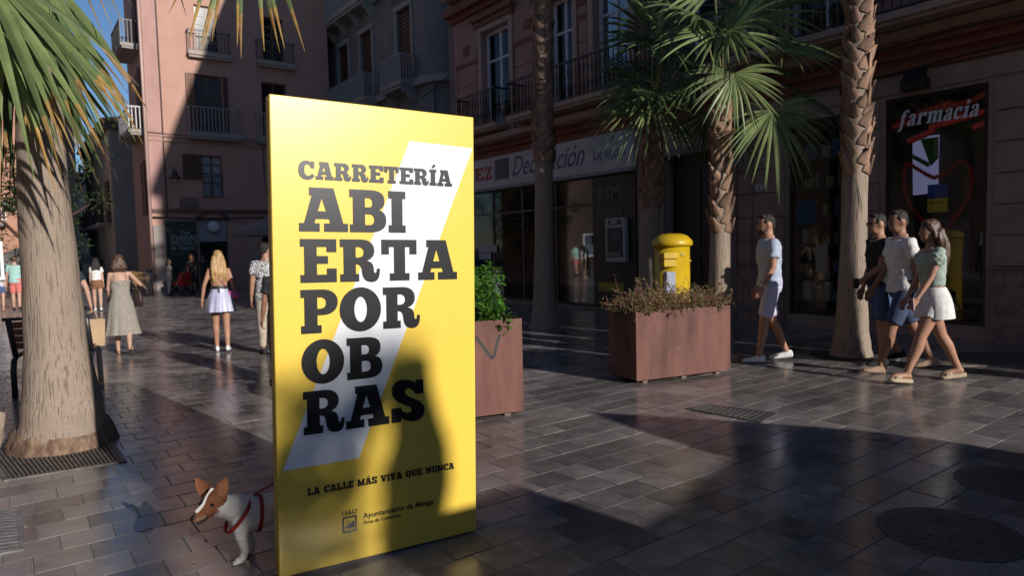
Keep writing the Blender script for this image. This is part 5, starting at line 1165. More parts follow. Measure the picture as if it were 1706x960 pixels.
# palm 0: dark trunk in front of the shop
e4, g4_, t4, rr = street_palm((907, 546), (905, 0), .21, .162, 3.0, 'dark shaded palm trunk in front of the white shop sign', seed=5, extend=1.22)
for k in range(15):
    a = k*2.4+.4; ax = Vector((math.cos(a), math.sin(a), .15+.35*math.sin(k*1.3))); hub = Vector(t4)+ax.normalized()*.8+Vector((0, 0, .1))
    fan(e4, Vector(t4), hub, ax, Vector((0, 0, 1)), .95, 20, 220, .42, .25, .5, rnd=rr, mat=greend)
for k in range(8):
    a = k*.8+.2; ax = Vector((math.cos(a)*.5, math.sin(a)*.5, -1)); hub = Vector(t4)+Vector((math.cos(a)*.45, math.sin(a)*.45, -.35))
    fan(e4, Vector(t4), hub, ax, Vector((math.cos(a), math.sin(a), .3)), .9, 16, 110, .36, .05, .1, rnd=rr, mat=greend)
# unseen palm added so its trunk shades part of the tall right palm
g5 = Vector((g3_.x-.33+.1405*6.0, g3_.y-6.0, 0)); e5 = empty('palm_tree', g5); tag(e5, 'unseen tall palm added outside the right edge for its shade', 'palm', 'palm trees')
trunk(e5, [(0, 0, -.02), (0, 0, .3), (0, 0, 1.6), (.02, 0, 4), (.05, 0, 12.6)], [.33, .26, .19, .18, .16], barkm, seed=9)
for k in range(14):
    a = k*2.4; ax = Vector((math.cos(a), math.sin(a), .2+.3*math.sin(k*1.7))); hub = Vector((.05, 0, 12.6))+ax.normalized()*.9
    fan(e5, (.05, 0, 12.6), hub, ax, Vector((0, 0, 1)), .9, 20, 230, .42, .2, .45, rnd=rr)
# tree pits
for (px_, lab) in (((1418, 594), 'round soil pit in the paving under the tall right palm'),):
    g = G(*px_); e = empty('tree_pit', (g.x, g.y, 0)); tag(e, lab, 'tree pit'); m = MB(); m.lathe([(.50, -.008), (.50, .002)], 32); m.build('soil', M('pit soil', (.03, .024, .02), .95, (.05, .04, .03), 30, .8, 60), e)
    m = MB()
    for k in range(32):
        a0_, a1_ = 2*math.pi*k/32, 2*math.pi*(k+1)/32
        q = [(r*math.cos(a), r*math.sin(a)) for r, a in ((.5, a0_), (.54, a0_), (.54, a1_), (.5, a1_))]
        m.add([(x, y, -.01) for x, y in q]+[(x, y, .008) for x, y in q], [(4, 5, 6, 7), (0, 1, 5, 4), (1, 2, 6, 5), (2, 3, 7, 6), (3, 0, 4, 7)])
    m.build('rim', galv, e)

# ---- leafy tree in the distance on the left
gt = G(60, 505); gt.z = 0; FT = empty('leafy_tree', gt); tag(FT, 'dark leafy tree behind the big palm trunk at the left', 'tree')
rt2 = random.Random(8); cz = above(40, 330, gt)-gt
m = MB(); m.tube([(0, 0, 0), (.05, 0, 1.2), (-.2, 0, 2.4)], [.16, .12, .09], 8)
for k in range(7): a = k*.9; m.tube([(-.1, 0, 1.9), (math.cos(a)*.8, math.sin(a)*.7, 2.7), (math.cos(a)*1.7, math.sin(a)*1.3, 3.3+.5*math.sin(k))], [.06, .04, .02], 6)
m.build('trunk', brownwood, FT)
cl = [(rt2.gauss(-.4, 1.15), rt2.gauss(0, .8), cz.z+rt2.gauss(0, .75), rt2.uniform(.3, .6)) for _ in range(46)]
def ftp(r):
    c = r.choice(cl); v = Vector((r.gauss(0, 1), r.gauss(0, 1), r.gauss(0, 1))).normalized()*c[3]*r.uniform(.6, 1.05); return Vector(c[:3])+v
m = MB(); leafcloud(m, 5200, ftp, .085, rt2); m.build('crown', M('dark tree leaf', (.05, .075, .03), .45, (.035, .055, .022), 3, trans=.2, rnd=.5), FT)

# ================================================================ STREET FURNITURE
redwood = M('red brown slat wood', (.17, .05, .025), .5, (.11, .03, .018), 10, .2, 60, stretch=(.15, 1, 1)); benchiron = M('dark bench iron', (.018, .019, .022), .4)
bl = G(20, 664); br = G(158, 652); bl.z = br.z = 0
bdir = (br-bl); bL = bdir.length; bdir.normalize()
BE = empty('park_bench', bl); tag(BE, 'dark iron bench with red-brown wooden slats behind the big palm', 'bench'); BE.rotation_euler = (0, 0, math.atan2(bdir.y, bdir.x))
for x in (.03, bL-.03):
    m = MB(); m.tube([(x, .0, 0), (x, .0, .28), (x, .05, .40), (x, .14, .43), (x, .45, .44), (x, .52, .38), (x, .55, 0)], [(.022, .03)]*7, 8); m.build('end_frame', benchiron, BE, True)
    m = MB(); m.tube([(x, .12, .43), (x, .04, .60), (x, -.06, .84)], [(.02, .03)]*3, 8); m.build('back_post', benchiron, BE, True)
for k in range(4):
    y = .14+k*.1; m = MB(); m.bevbox(.06, bL-.06, y, y+.085, .45, .475, .005); m.build('seat_slat', redwood, BE)
for k in range(4):
    z = .52+k*.078; y = .085-(z-.43)*.42; m = MB(); m.bevbox(.06, bL-.06, y-.012, y+.012, z, z+.07, .005); m.build('back_slat', redwood, BE)
m = MB(); m.bevbox(-.02, bL+.02, -.09, -.055, .84, .875, .006); m.build('top_rail', benchiron, BE)
# menu totem
gmn = G(-4, 520); gmn.z = 0; MT = empty('menu_board', gmn); tag(MT, 'pale framed menu board at the left edge of the square', 'sign')
zt_ = above(0, 402, gmn).z; zb_ = above(0, 452, gmn).z
m = MB(); m.bevbox(-.5, .22, -.04, .04, .9, zt_, .01); m.build('frame', M('pale metal frame', (.6, .62, .62), .4), MT); m = MB(); m.box(-.44, .14, -.046, -.041, 1.0, zt_-.1); m.build('display', M('display panel', (.1, .13, .17), .2), MT)
m = MB(); m.box(-.2, -.1, -.03, .03, 0, .9); m.build('post', benchiron, MT)
# A-board
ga = G(263, 485); ga.z = 0; AB = empty('pavement_board', ga); tag(AB, 'white folding pavement board standing by the pink corner', 'sign'); kk = 1/ (F/ga.dot(f0))
aw = 20*kk; ah = above(263, 449, ga).z
for s_ in (-1, 1):
    m = MB(); m.prism([(-.35*s_*.5, 0), (-.02*s_, ah), (.0, ah), (-.3*s_*.5, 0)], -aw, aw, lambda a, b, d: Vector((d, a, b))); m.build('panel', M('board frame', (.05, .05, .06), .5), AB)
m = MB(); m.prism([(-.182, .1), (-.045, ah-.08), (-.049, ah-.08), (-.186, .1)], -aw*.88, aw*.88, lambda a, b, d: Vector((d, a, b))); m.build('menu_print', M('board print', (.3, .3, .34), .6, (.45, .45, .48), 9), AB)
# wicker chairs
wick = M('wicker', (.55, .36, .13), .6, (.4, .24, .08), 30, .4, 60)
def wicker(px_, label, rz):
    g = G(*px_); g.z = 0; e = empty('wicker_chair', g, rz); tag(e, label, 'chair', 'cafe wicker chairs')
    for x in (-.22, .22):
        for y in (-.2, .2): m = MB(); m.tube([(x, y, 0), (x, y, .44)], .018, 6); m.build('leg', wick, e)
    m = MB(); m.bevbox(-.25, .25, -.24, .24, .42, .46, .01); m.build('seat', wick, e)
    m = MB(); n = 12
    for k in range(n+1):
        a = math.pi*k/n; m.tube([(.27*math.cos(a), -.05-.22*math.sin(a), .44), (.29*math.cos(a), -.05-.26*math.sin(a), .84)], .009, 5)
    m.tube([(.29*math.cos(math.pi*k/n), -.05-.26*math.sin(math.pi*k/n), .84) for k in range(n+1)], .016, 6); m.tube([(.28*math.cos(math.pi*k/n), -.05-.24*math.sin(math.pi*k/n), .64) for k in range(n+1)], .01, 6)
    m.build('backrest', wick, e); return e
wicker((236, 491), 'sunlit wicker cafe chair nearer the folding board', .1); wicker((222, 486), 'wicker cafe chair half behind the woman in the grey dress', -.2)
# parasols
parm = M('parasol canvas', (.22, .2, .2), .8, trans=.2)
def parasol(px_, top_px, rad, label):
    g = G(*px_); g.z = 0; e = empty('cafe_parasol', g); tag(e, label, 'parasol', 'cafe parasols'); zt2 = above(*top_px, g).z; n = 8
    m = MB(); m.tube([(0, 0, 0), (0, 0, zt2-.05)], .025, 8); m.build('pole', galv, e)
    m = MB(); vs = [(0, 0, zt2)]+[(rad*math.cos(2*math.pi*k/n), rad*math.sin(2*math.pi*k/n), zt2-rad*.38) for k in range(n)]+[(rad*math.cos(2*math.pi*k/n), rad*math.sin(2*math.pi*k/n), zt2-rad*.38-.18) for k in range(n)]
    m.add(vs, [(0, 1+k, 1+(k+1) % n) for k in range(n)]+[(1+k, 1+(k+1) % n, 9+(k+1) % n, 9+k) for k in range(n)]); m.build('canopy', parm, e)
    for k in range(n): mm = MB(); a = 2*math.pi*k/n; mm.tube([(0, 0, zt2-.35), (rad*.95*math.cos(a), rad*.95*math.sin(a), zt2-rad*.38-.03)], .012, 5); mm.build('rib', galv, e)
    m = MB(); m.lathe([(.3, 0), (.3, .06), (.05, .09)], 16); m.build('base', iron, e)
parasol((462, 490), (452, 358), 1.5, 'pale cafe parasol half hidden by the left edge of the yellow sign')
parasol((128, 470), (131, 418), 1.6, 'small white parasol far down the side street')
parasol((40, 478), (20, 412), 2.0, 'cream parasol behind the big palm at the left')

# ================================================================ PEOPLE
def skinm(n, c): return M('skin '+n, c, .5, tuple(x*.85 for x in c), 12, .05, 200, spec=.35)
SK = dict(light=skinm('light', (.50, .30, .22)), tan=skinm('tan', (.40, .21, .135)), dark=skinm('deep tan', (.30, .15, .095)))
HAIR = dict(black=M('black hair', (.010, .008, .007), .75, (.018, .013, .011), 60, .4, 150, stretch=(1, 1, .1)), brown=M('brown hair', (.09, .045, .025), .45, (.05, .025, .015), 60, .4, 150, stretch=(1, 1, .1)),
            blonde=M('blonde hair', (.48, .30, .12), .45, (.25, .14, .055), 50, .4, 150, stretch=(1, 1, .1)), red=M('auburn hair', (.2, .07, .03), .5))
eyem = M('eye', (.02, .015, .012), .2); lipm = M('lips', (.3, .11, .09), .5)
def cloth(n, c, c2=None, sc_=14): return M('cloth '+n, c, .85, c2 or tuple(x*.82 for x in c), sc_, .35, 45)
def hand_mesh():
    m = MB(); m.ell((0, 0, -.045), (.017, .040, .055)); m.limb([(0, 0, .03), (0, 0, -.02)], [.024, .024])
    for y, L_, c in ((.028, .068, .5), (.009, .078, .55), (-.010, .072, .6), (-.027, .056, .7)):
        p = Vector((0, y, -.088)); d = Vector((-.18, y*.6, -1)).normalized(); pts = [Vector((0, y*.9, -.06)), p]
        for i in range(3):
            p = p+d*L_/3; pts.append(p.copy()); d = (d+Vector((-c*.75, 0, .12))).normalized()
        m.limb(pts, [.0095, .0095, .0088, .0082, .0072], 8)
    m.limb([(-.004, .022, -.02), (-.012, .044, -.05), (-.022, .052, -.078), (-.03, .052, -.098)], [.014, .012, .0105, .009], 8)
    return remesh(m, .0046, 2, .4)
HAND = hand_mesh()
MALE = [(.80, .10, .09), (.86, .155, .115), (.93, .165, .12), (1.02, .15, .11), (1.12, .145, .105), (1.24, .165, .118), (1.34, .18, .115), (1.41, .165, .095), (1.455, .09, .07), (1.50, .055, .058), (1.56, .052, .055)]
FEM = [(.80, .10, .10), (.86, .165, .12), (.93, .172, .128), (1.02, .135, .10), (1.10, .122, .09), (1.22, .14, .105), (1.30, .15, .118), (1.38, .142, .09), (1.43, .085, .065), (1.48, .046, .05), (1.54, .045, .048)]
def footloft(mb, heel, fd, up_, secs, n=14):
    sd = fd.cross(up_).normalized(); vs = []; fs = []
    for t, hw, z0, z1 in secs:
        zc_ = (z0+z1)/2; hh = (z1-z0)/2
        for k in range(n):
            th = 2*math.pi*k/n; c, s_ = math.cos(th), math.sin(th); p = .6 if s_ < 0 else .85
            x = math.copysign(abs(c)**p, c)*hw; z = zc_+math.copysign(abs(s_)**p, s_)*hh; vs.append(heel+fd*t+sd*x+up_*z)
    for i in range(len(secs)-1):
        for k in range(n): k2 = (k+1) % n; fs.append((i*n+k, i*n+k2, (i+1)*n+k2, (i+1)*n+k))
    fs.append(tuple(range(n-1, -1, -1))); fs.append(tuple(range((len(secs)-1)*n, len(secs)*n))); mb.add(vs, fs)
def lerp_sec(S_, z):
    for i in range(len(S_)-1):
        if S_[i][0] <= z <= S_[i+1][0]:
            t = (z-S_[i][0])/(S_[i+1][0]-S_[i][0]); return tuple(a+(b-a)*t for a, b in zip(S_[i], S_[i+1]))
    return S_[0] if z < S_[0][0] else S_[-1]
def person(label, feet, head_y, heading, female=False, skin='tan', hair='black', hairstyle='short', top=None, bottom=None, shoes=None, legs=((8, 5), (-8, 12)), arms=((5, 6, 15), (-5, 6, 15)), lean=2, look=0, vox=.012, group=None, sleeve=.6, toplo=.92, shortlen=.72, extras=(), shoe_kind='sneaker', head_px=None, gz=0.0, topz=1.46, straps=None, shirtfem=False, legw=1.0, face=True, beard=False):
    g = G(*feet); g.z = gz; H = (above(head_px or feet[0], head_y, g)-g).z; k = H/1.75
    hx, hy = heading; e = empty('person', g, math.atan2(-hx, hy)); tag(e, label, 'person', group); e.scale = (k, k, k)
    SEC = FEM if female else MALE; hip = .93
    TL_ = Matrix.Translation((0, 0, hip)) @ Matrix.Rotation(-R_(lean), 4, 'X') @ Matrix.Translation((0, 0, -hip))
    J = {}
    low = 9
    for s_, key, (sw, kn) in ((-1, 'L', legs[0]), (1, 'R', legs[1])):
        hp_ = Vector((s_*.085, 0, .90)); a = R_(sw); b = R_(sw-kn)
        knee = hp_+.43*Vector((0, math.sin(a), -math.cos(a))); ank = knee+.40*Vector((0, math.sin(b), -math.cos(b)))
        pitch = R_(min(0, (sw-kn)*.0)) if sw >= 0 else R_(-max(0, (kn-sw)*.55-8))   # trailing foot rises on its toes
        if sw > 12: pitch = R_((sw-kn)*.35)
        fd = Vector((s_*.12, math.cos(pitch), math.sin(pitch))).normalized(); up_ = Vector((0, -math.sin(pitch), math.cos(pitch)))
        heel = ank-fd*.05-up_*.07; toe = ank+fd*.17-up_*.075
        J[key] = (hp_, knee, ank, fd, up_, heel, toe); low = min(low, heel.z-.012, toe.z-.012)
    dz = -low
    if shoe_kind == 'platform': dz += .03
    DZ = Matrix.Translation((0, 0, dz)); TB = DZ @ TL_
    body = MB(); shirt = MB(); pants = MB(); shoesM = {}; hands = []
    # cut torso
    body.stack([(0, 0, z, rx, ry) for z, rx, ry in SEC], TB, 18)
    HT = TB @ Matrix.Translation((0, .02, 1.62)) @ Matrix.Rotation(R_(look), 4, 'Z')
    R3 = HT.to_3x3()
    body.ell(HT @ Vector((0, -.005, .012)), (.076, .094, .108), R3, 16, 12); body.ell(HT @ Vector((0, .035, -.055)), (.054, .058, .058), R3); body.ell(HT @ Vector((0, .03, .0)), (.062, .066, .09), R3)
    body.limb([HT @ Vector((0, .085, .012)), HT @ Vector((0, .108, -.022))], [.011, .014], 8)
    for s_ in (-1, 1): body.ell(HT @ Vector((s_*.076, -.006, -.005)), (.012, .022, .033), R3)
    body.limb([TB @ Vector((0, -.012, 1.44)), TB @ Vector((0, .005, 1.57))], [.056 if not female else .046, .052 if not female else .044])
    for s_, key in ((-1, 'L'), (1, 'R')):
        hp_, knee, ank, fd, up_, heel, toe = [DZ @ v if i in (0, 1, 2, 5, 6) else v for i, v in enumerate(J[key])]
        calf = knee.lerp(ank, .32)+Vector((0, -.012, 0)); w_ = legw
        body.limb([hp_, hp_.lerp(knee, .4), knee, calf, ank.lerp(knee, .25), ank], [.086*w_, .076*w_, .056*w_, .056*w_, .040*w_, .036], 12)
        if shoe_kind != 'sneaker' or not shoes: body.limb([ank+Vector((0, 0, -.02)), heel+up_*.03+fd*.02], [.034, .03]); body.limb([ank-up_*.03, toe+up_*.02-fd*.03, toe+up_*.012], [.034, .034, .022])
        if shoes:
            sm = MB()
            if shoe_kind == 'sneaker':
                footloft(sm, heel, fd, up_, [(-.022, .020, .0, .05), (-.01, .030, -.012, .075), (.04, .034, -.014, .085), (.09, .036, -.014, .062), (.15, .042, -.014, .046), (.20, .040, -.013, .036), (.235, .028, -.010, .026), (.25, .012, -.004, .014)])
            elif shoe_kind == 'platform':
                footloft(sm, heel, fd, up_, [(-.022, .018, -.045, .004), (-.01, .028, -.045, .006), (.05, .033, -.045, .006), (.12, .036, -.045, .004), (.18, .042, -.045, .002), (.22, .036, -.044, .001), (.243, .016, -.042, .0)])
                footloft(sm, heel, fd, up_, [(.13, .044, .0, .046), (.15, .046, .0, .044), (.18, .045, .0, .036), (.195, .043, .0, .03)])
            else:
                footloft(sm, heel, fd, up_, [(-.02, .016, -.016, .004), (-.01, .027, -.016, .005), (.05, .031, -.016, .005), (.12, .035, -.016, .004), (.18, .041, -.016, .002), (.22, .035, -.016, .001), (.24, .014, -.014, .0)])
                footloft(sm, heel, fd, up_, [(.12, .042, .0, .05), (.14, .044, .0, .046), (.155, .044, .0, .042)])
            shoesM[key] = remesh(sm, .007, 1) if vox < .015 else sm.mesh('shoe')
        if bottom:
            t = shortlen
            kn_ = hp_+(knee-hp_)*min(1, t)
            if t <= 1: pants.tube([hp_+Vector((0, 0, .04)), hp_.lerp(kn_, .5), kn_], [.094*w_, .090*w_, .084*w_], 16)
            else: pants.tube([hp_+Vector((0, 0, .04)), hp_.lerp(knee, .5), knee, knee.lerp(ank, .6), ank+Vector((0, 0, .03))], [.102, .096, .078, .066, .062], 14)
        sh = TB @ Vector((s_*(.172 if not female else .145), 0, 1.405)); sw, ab, el = arms[0 if s_ < 0 else 1]
        a, b_ = R_(sw), R_(ab); dU = Vector((s_*math.sin(b_), math.sin(a)*math.cos(b_), -math.cos(a)*math.cos(b_))); a2 = R_(sw+el); dF = Vector((s_*math.sin(b_)*.5-s_*.05*(el > 30), math.sin(a2), -math.cos(a2))).normalized()
        elb = sh+dU*.285; wr = elb+dF*.245; w_ = .86 if female else 1.0
        body.limb([TB @ Vector((s_*.10, 0, 1.40)), sh, sh.lerp(elb, .5), elb, elb.lerp(wr, .35), wr], [.055*w_, .052*w_, .046*w_, .038*w_, .038*w_, .026*w_], 10)
        hm = HAND.copy(); Rm = Matrix.Diagonal((s_, 1, 1, 1)); q = Vector((0, 0, -1)).rotation_difference(dF).to_matrix().to_4x4()
        hm.transform(Matrix.Translation(wr+dF*.012) @ q @ Rm @ Matrix.Scale(.93 if female else 1.0, 4)); hands.append(hm); J['wr'+key] = wr; J['dF'+key] = dF; J['sh'+key] = sh; J['el'+key] = elb
        if top and sleeve > 0:
            en = sh+dU*.285*sleeve
            shirt.tube([TB @ Vector((s_*.09, 0, 1.395)), sh+Vector((0, 0, .0)), sh.lerp(en, .6), en], [.062*w_, .066*w_, .064*w_, .066*w_], 12)
    bm_ = remesh(body, vox, 3); bme = join([bm_]+hands); link('body', bme, SK[skin], e, True)
    if face:
        for s_ in (-1, 1):
            m = MB(); m.ell(HT @ Vector((s_*.030, .083, .008)), (.011, .007, .006), R3, 8, 6); m.build('eye', eyem, e, True)
            m = MB(); m.limb([HT @ Vector((s_*.016, .093, .026)), HT @ Vector((s_*.046, .082, .028))], [.004, .003], 6); m.build('eyebrow', HAIR[hair], e, True)
        m = MB(); m.limb([HT @ Vector((-.02, .088, -.058)), HT @ Vector((0, .094, -.057)), HT @ Vector((.02, .088, -.058))], [.004, .006, .004], 6); m.build('mouth', lipm, e, True)
    for key, me in shoesM.items(): link('shoe', me, shoes, e, True)
    if top:
        secs = []
        z = toplo
        while z <= topz+.001:
            q = lerp_sec(SEC, z); add = .016+max(0, (1.02-z))*.06
            secs.append((0, 0, z, q[1]+add, q[2]+add)); z += .05
        shirt.stack(secs, TB, 22)
        me = remesh(shirt, vox, 2); 
        for v in me.vertices:       # cloth folds
            p = v.co; f = mnoise.noise(Vector((p.x*6+p.z*5, p.y*6, p.z*9+k*9)))*.013+mnoise.noise(Vector((p.x*15+p.z*11, p.y*15, p.z*16)))*.007; v.co = p+v.normal*f
        link('shirt', me, top, e, True)
        if topz > 1.44:
            m = MB(); m.tube([TB @ Vector((.066*math.cos(t), .004+.066*math.sin(t), 1.462+.012*(-math.sin(t)))) for t in [2*math.pi*i/16 for i in range(17)]], .011, 6); m.build('collar', top, e, True)
    if bottom:
        pants.stack([(0, 0, z, lerp_sec(SEC, z)[1]+.014, lerp_sec(SEC, z)[2]+.014) for z in (.82, .87, .93, .99, 1.03)], TB, 20)
        me = remesh(pants, vox, 2)
        for v in me.vertices: p = v.co; v.co = p+v.normal*(mnoise.noise(Vector((p.x*9, p.y*9, p.z*7+3)))*.008)
        link('shorts' if shortlen <= 1 else 'trousers', me, bottom, e, True)
    # hair
    hm_ = MB(); c = Vector
    if hairstyle == 'short':
        hm_.ell(HT @ c((0, -.022, .034)), (.079, .086, .092), R3, 14, 10); hm_.ell(HT @ c((0, .038, .094)), (.056, .045, .030), R3); hm_.ell(HT @ c((0, -.06, -.012)), (.064, .042, .058), R3)
        for s_ in (-1, 1): hm_.limb([HT @ c((s_*.068, .022, .045)), HT @ c((s_*.072, .018, -.01))], [.012, .007])
    else:
        hm_.ell(HT @ c((0, -.018, .032)), (.086, .100, .104), R3, 14, 10); hm_.ell(HT @ c((0, .03, .085)), (.066, .05, .04), R3)
        for s_ in (-1, 1): hm_.limb([HT @ c((s_*.066, .0, .03)), HT @ c((s_*.078, -.015, -.06))], [.026, .026])
        Lh = {'bob': .17, 'long': .34, 'verylong': .42}[hairstyle]
        n = 5
        for s_ in (-.058, -.03, 0, .03, .058):
            if hairstyle != 'bob': hm_.limb([HT @ c((s_*1.1, -.04, -.02)), HT @ c((s_*1.5, -.065, -.12)), HT @ c((s_*1.6, -.08, -Lh*.7)), HT @ c((s_*1.5, -.085, -Lh*.95))], [.04, .036, .03, .012])
            hm_.limb([HT @ c((s_, -.075, .0)), HT @ c((s_*1.4, -.10, -.09)), HT @ c((s_*1.6, -.115, -Lh*.65)), HT @ c((s_*1.35, -.105, -Lh))], [.045, .045, .042, .018])
    me = remesh(hm_, min(vox, .010), 2)
    for v in me.vertices: p = v.co; v.co = p+v.normal*(mnoise.noise(Vector((p.x*34, p.y*34, p.z*10)))*.009)
    # keep the face clear
    link('hair', me, HAIR[hair], e, True)
    if beard:
        mb_ = MB(); mb_.ell(HT @ c((0, .036, -.070)), (.0565, .058, .046), R3); mb_.ell(HT @ c((0, .012, -.045)), (.064, .045, .05), R3); me = remesh(mb_, .008, 2); link('beard', me, M('short beard', (.035, .022, .016), .9, (.06, .035, .025), 60), e, True)
    J['HT'] = HT; J['TB'] = TB; J['e'] = e; J['k'] = k; J['SEC'] = SEC; J['dz'] = dz
    e['_'] = 0; del e['_']
    return J
def toworld(J, p):
    e = J['e']; return Matrix.LocRotScale(e.location, e.rotation_euler, e.scale) @ Vector(p)
def skirt(J, zs, mat, name='skirt', waves=9, amp=.02, sway=0.0, smooth=True, n=64):
    """zs: list of (z, rx, ry)"""
    m = MB(); vs = []; fs = []
    z0_ = zs[0][0]; z1_ = zs[-1][0]
    for z, rx, ry in zs:
        f = (z0_-z)/(z0_-z1_)
        for k in range(n):
            th = 2*math.pi*k/n; wv = 1+amp*f*5*(.6*math.sin(waves*th+1.3*math.sin(3*th))+.4*math.sin((waves*2+3)*th+f*3))
            vs.append(J['TB'] @ Vector((rx*wv*math.cos(th)+sway*f*f, ry*wv*math.sin(th)-.01*f, z)))
    for i in range(len(zs)-1):
        for k in range(n): k2 = (k+1) % n; fs.append((i*n+k, i*n+k2, (i+1)*n+k2, (i+1)*n+k))
    m.add(vs, fs); return m.build(name, mat, J['e'], smooth)
LEFTW = (-RT.x, -RT.y)                                        # across the picture, to the left
# ---- right hand group
white = cloth('white', (.72, .70, .67)); 
J1 = person('man in light blue polo shirt and pale shorts walking alone at the right', (1283, 602), 355, (-.80, .60), top=cloth('light blue', (.40, .45, .56)), bottom=cloth('lavender', (.55, .52, .66)), shoes=cloth('white shoe', (.7, .7, .7)), legs=((14, 6), (-8, 16)), arms=((4, 4, 24), (-4, 4, 22)), toplo=.90, shortlen=.86, look=0, vox=.011, beard=True)
m = MB(); p = J1['wrL']; d = J1['dFL']; m.tube([p-d*.012, p+d*.004], .031, 12); m.build('wristband', cloth('white shoe', (.7, .7, .7)), J1['e'])
J2 = person('man in white shirt and dark denim shorts walking beside the woman in white shorts', (1502, 619), 343, (-.80, .60), skin='dark', top=white, bottom=cloth('dark denim', (.045, .07, .14), (.03, .045, .09), 20), shoes=cloth('beige shoe', (.33, .22, .15)), legs=((22, 6), (-22, 8)), arms=((-14, 5, 12), (10, 5, 20)), toplo=.88, shortlen=.88, look=4, vox=.011, lean=3)
m = MB(); p = J2['wrL']; d = J2['dFL']; m.tube([p-d*.01, p+d*.006], .031, 12); m.build('watch', M('black strap', (.01, .01, .01), .4), J2['e'])
J3 = person('woman in green puff-sleeved top and white shorts, rightmost of the walkers', (1552, 637), 364, (-.80, .60), female=True, skin='tan', hair='brown', hairstyle='verylong', top=cloth('sage green', (.26, .33, .27), (.34, .40, .34), 30), bottom=white, shoes=M('cork sole', (.42, .33, .22), .8), legs=((24, 4), (-20, 8)), arms=((22, 5, 12), (8, 5, 20)), toplo=1.04, shortlen=.50, sleeve=.45, shoe_kind='platform', vox=.011, topz=1.40, legw=1.08)
m = MB()
for s_, key in ((-1, 'L'), (1, 'R')):
    a = J3['sh'+key].lerp(J3['el'+key], .28); m.ell(a, (.082, .085, .085))
me = remesh(m, .011, 2)
for v in me.vertices: p = v.co; v.co = p+v.normal*mnoise.noise(p*38)*.012
link('puff_sleeve', me, cloth('sage green', (.26, .33, .27)), J3['e'], True)
skirt(J3, [(1.02, .150, .118), (.96, .180, .14), (.90, .20, .155), (.84, .21, .165), (.78, .215, .17), (.70, .218, .178)], white, 'shorts_hem', 7, .006)
J4 = person('person in black top with sunglasses, mostly hidden behind the man in white', (1494, 607), 356, (-.80, .60), skin='tan', hair='black', top=cloth('black', (.015, .015, .018)), bottom=cloth('blue denim', (.07, .12, .24), (.05, .08, .17), 20), shoes=cloth('black shoe', (.012, .012, .014)), legs=((4, 6), (-10, 18)), arms=((16, 3, 40), (2, 5, 14)), shortlen=.9, vox=.012, head_px=1490)
J4['e'].location += Vector((-.16, .12, 0))
m = MB(); HT = J4['HT']
for s_ in (-1, 1): m.ell(HT @ Vector((s_*.034, .092, .008)), (.026, .008, .02), HT.to_3x3())
m.limb([HT @ Vector((-.07, .03, .012)), HT @ Vector((-.06, .085, .012)), HT @ Vector((.06, .085, .012)), HT @ Vector((.07, .03, .012))], [.004]*4, 6); m.build('sunglasses', M('sunglass lens', (.008, .008, .009), .15), J4['e'], True)
w_ = toworld(J4, J4['wrL']+J4['dFL']*.09); CUP = empty('drink_can', w_+Vector((0, 0, -.05))); tag(CUP, 'dark drink can held by the person in black', 'can'); m = MB(); m.lathe([(.028, 0), (.033, .01), (.033, .1), (.027, .115)], 16); m.build('can', M('dark can', (.02, .02, .022), .3, metal=.5), CUP, True); m = MB(); m.lathe([(.026, .1152), (.026, .1165)], 16); m.build('lid', galv, CUP)
w_ = toworld(J3, J3['wrL']+J3['dFL']*.10); PH = empty('mobile_phone', w_); tag(PH, 'pink mobile phone in the hand of the woman in white shorts', 'phone'); m = MB(); m.bevbox(-.035, .035, -.005, .005, -.06, .06, .003); m.build('case', M('pink case', (.6, .3, .32), .4), PH); m = MB(); m.box(-.03, .03, -.0065, -.0052, -.054, .054); m.build('screen', DARKGLASS, PH); PH.rotation_euler = (0, .3, math.atan2(.6, .8))
# ---- left hand walkers
AW = (.10, .995)
greyp = M('cloth grey print', (.20, .175, .15), .9, (.33, .30, .26), 70, .3, 60, lo=.45, hi=.55)
D1 = person('woman in long grey patterned dress walking away with a dark shoulder bag', (207, 589), 424, AW, True, 'light', 'brown', 'bob', top=greyp, bottom=None, shoes=M('tan sandal', (.4, .26, .14), .7), legs=((10, 4), (-14, 26)), arms=((8, 8, 40), (18, 38, 60)), sleeve=0, toplo=.98, topz=1.30, shoe_kind='sandal', vox=.013, lean=3)
skirt(D1, [(1.10, .135, .105), (1.0, .155, .125), (.9, .19, .15), (.75, .215, .18), (.55, .24, .21), (.42, .265, .235), (.33, .29, .255)], greyp, 'dress_skirt', 8, .018)
m = MB()
for s_ in (-1, 1): m.tube([D1['TB'] @ Vector((s_*.085, -.105, 1.27)), D1['TB'] @ Vector((s_*.09, -.095, 1.36)), D1['TB'] @ Vector((s_*.095, -.02, 1.445)), D1['TB'] @ Vector((s_*.09, .08, 1.36)), D1['TB'] @ Vector((s_*.08, .112, 1.28))], .006, 5)
m.build('dress_straps', greyp, D1['e'])
w_ = toworld(D1, D1['TB'] @ Vector((.25, .0, .98))); HB = empty('shoulder_bag', w_+Vector((0, 0, -.15)), .2); tag(HB, 'dark brown shoulder bag hanging beside the grey dress', 'bag'); lea = M('dark brown leather', (.045, .022, .02), .5, (.03, .015, .014), 8, .2, 50)
m = MB(); m.stack([(0, 0, 0, .03, .12), (0, 0, .01, .055, .17), (0, 0, .14, .055, .16), (0, 0, .24, .03, .13), (0, 0, .26, .012, .12)], n=20); m.build('bag_body', lea, HB, True)
sh = toworld(D1, D1['TB'] @ Vector((.125, .0, 1.44)))-HB.location
q = Matrix.Rotation(-.2, 4, 'Z'); sh = q @ sh
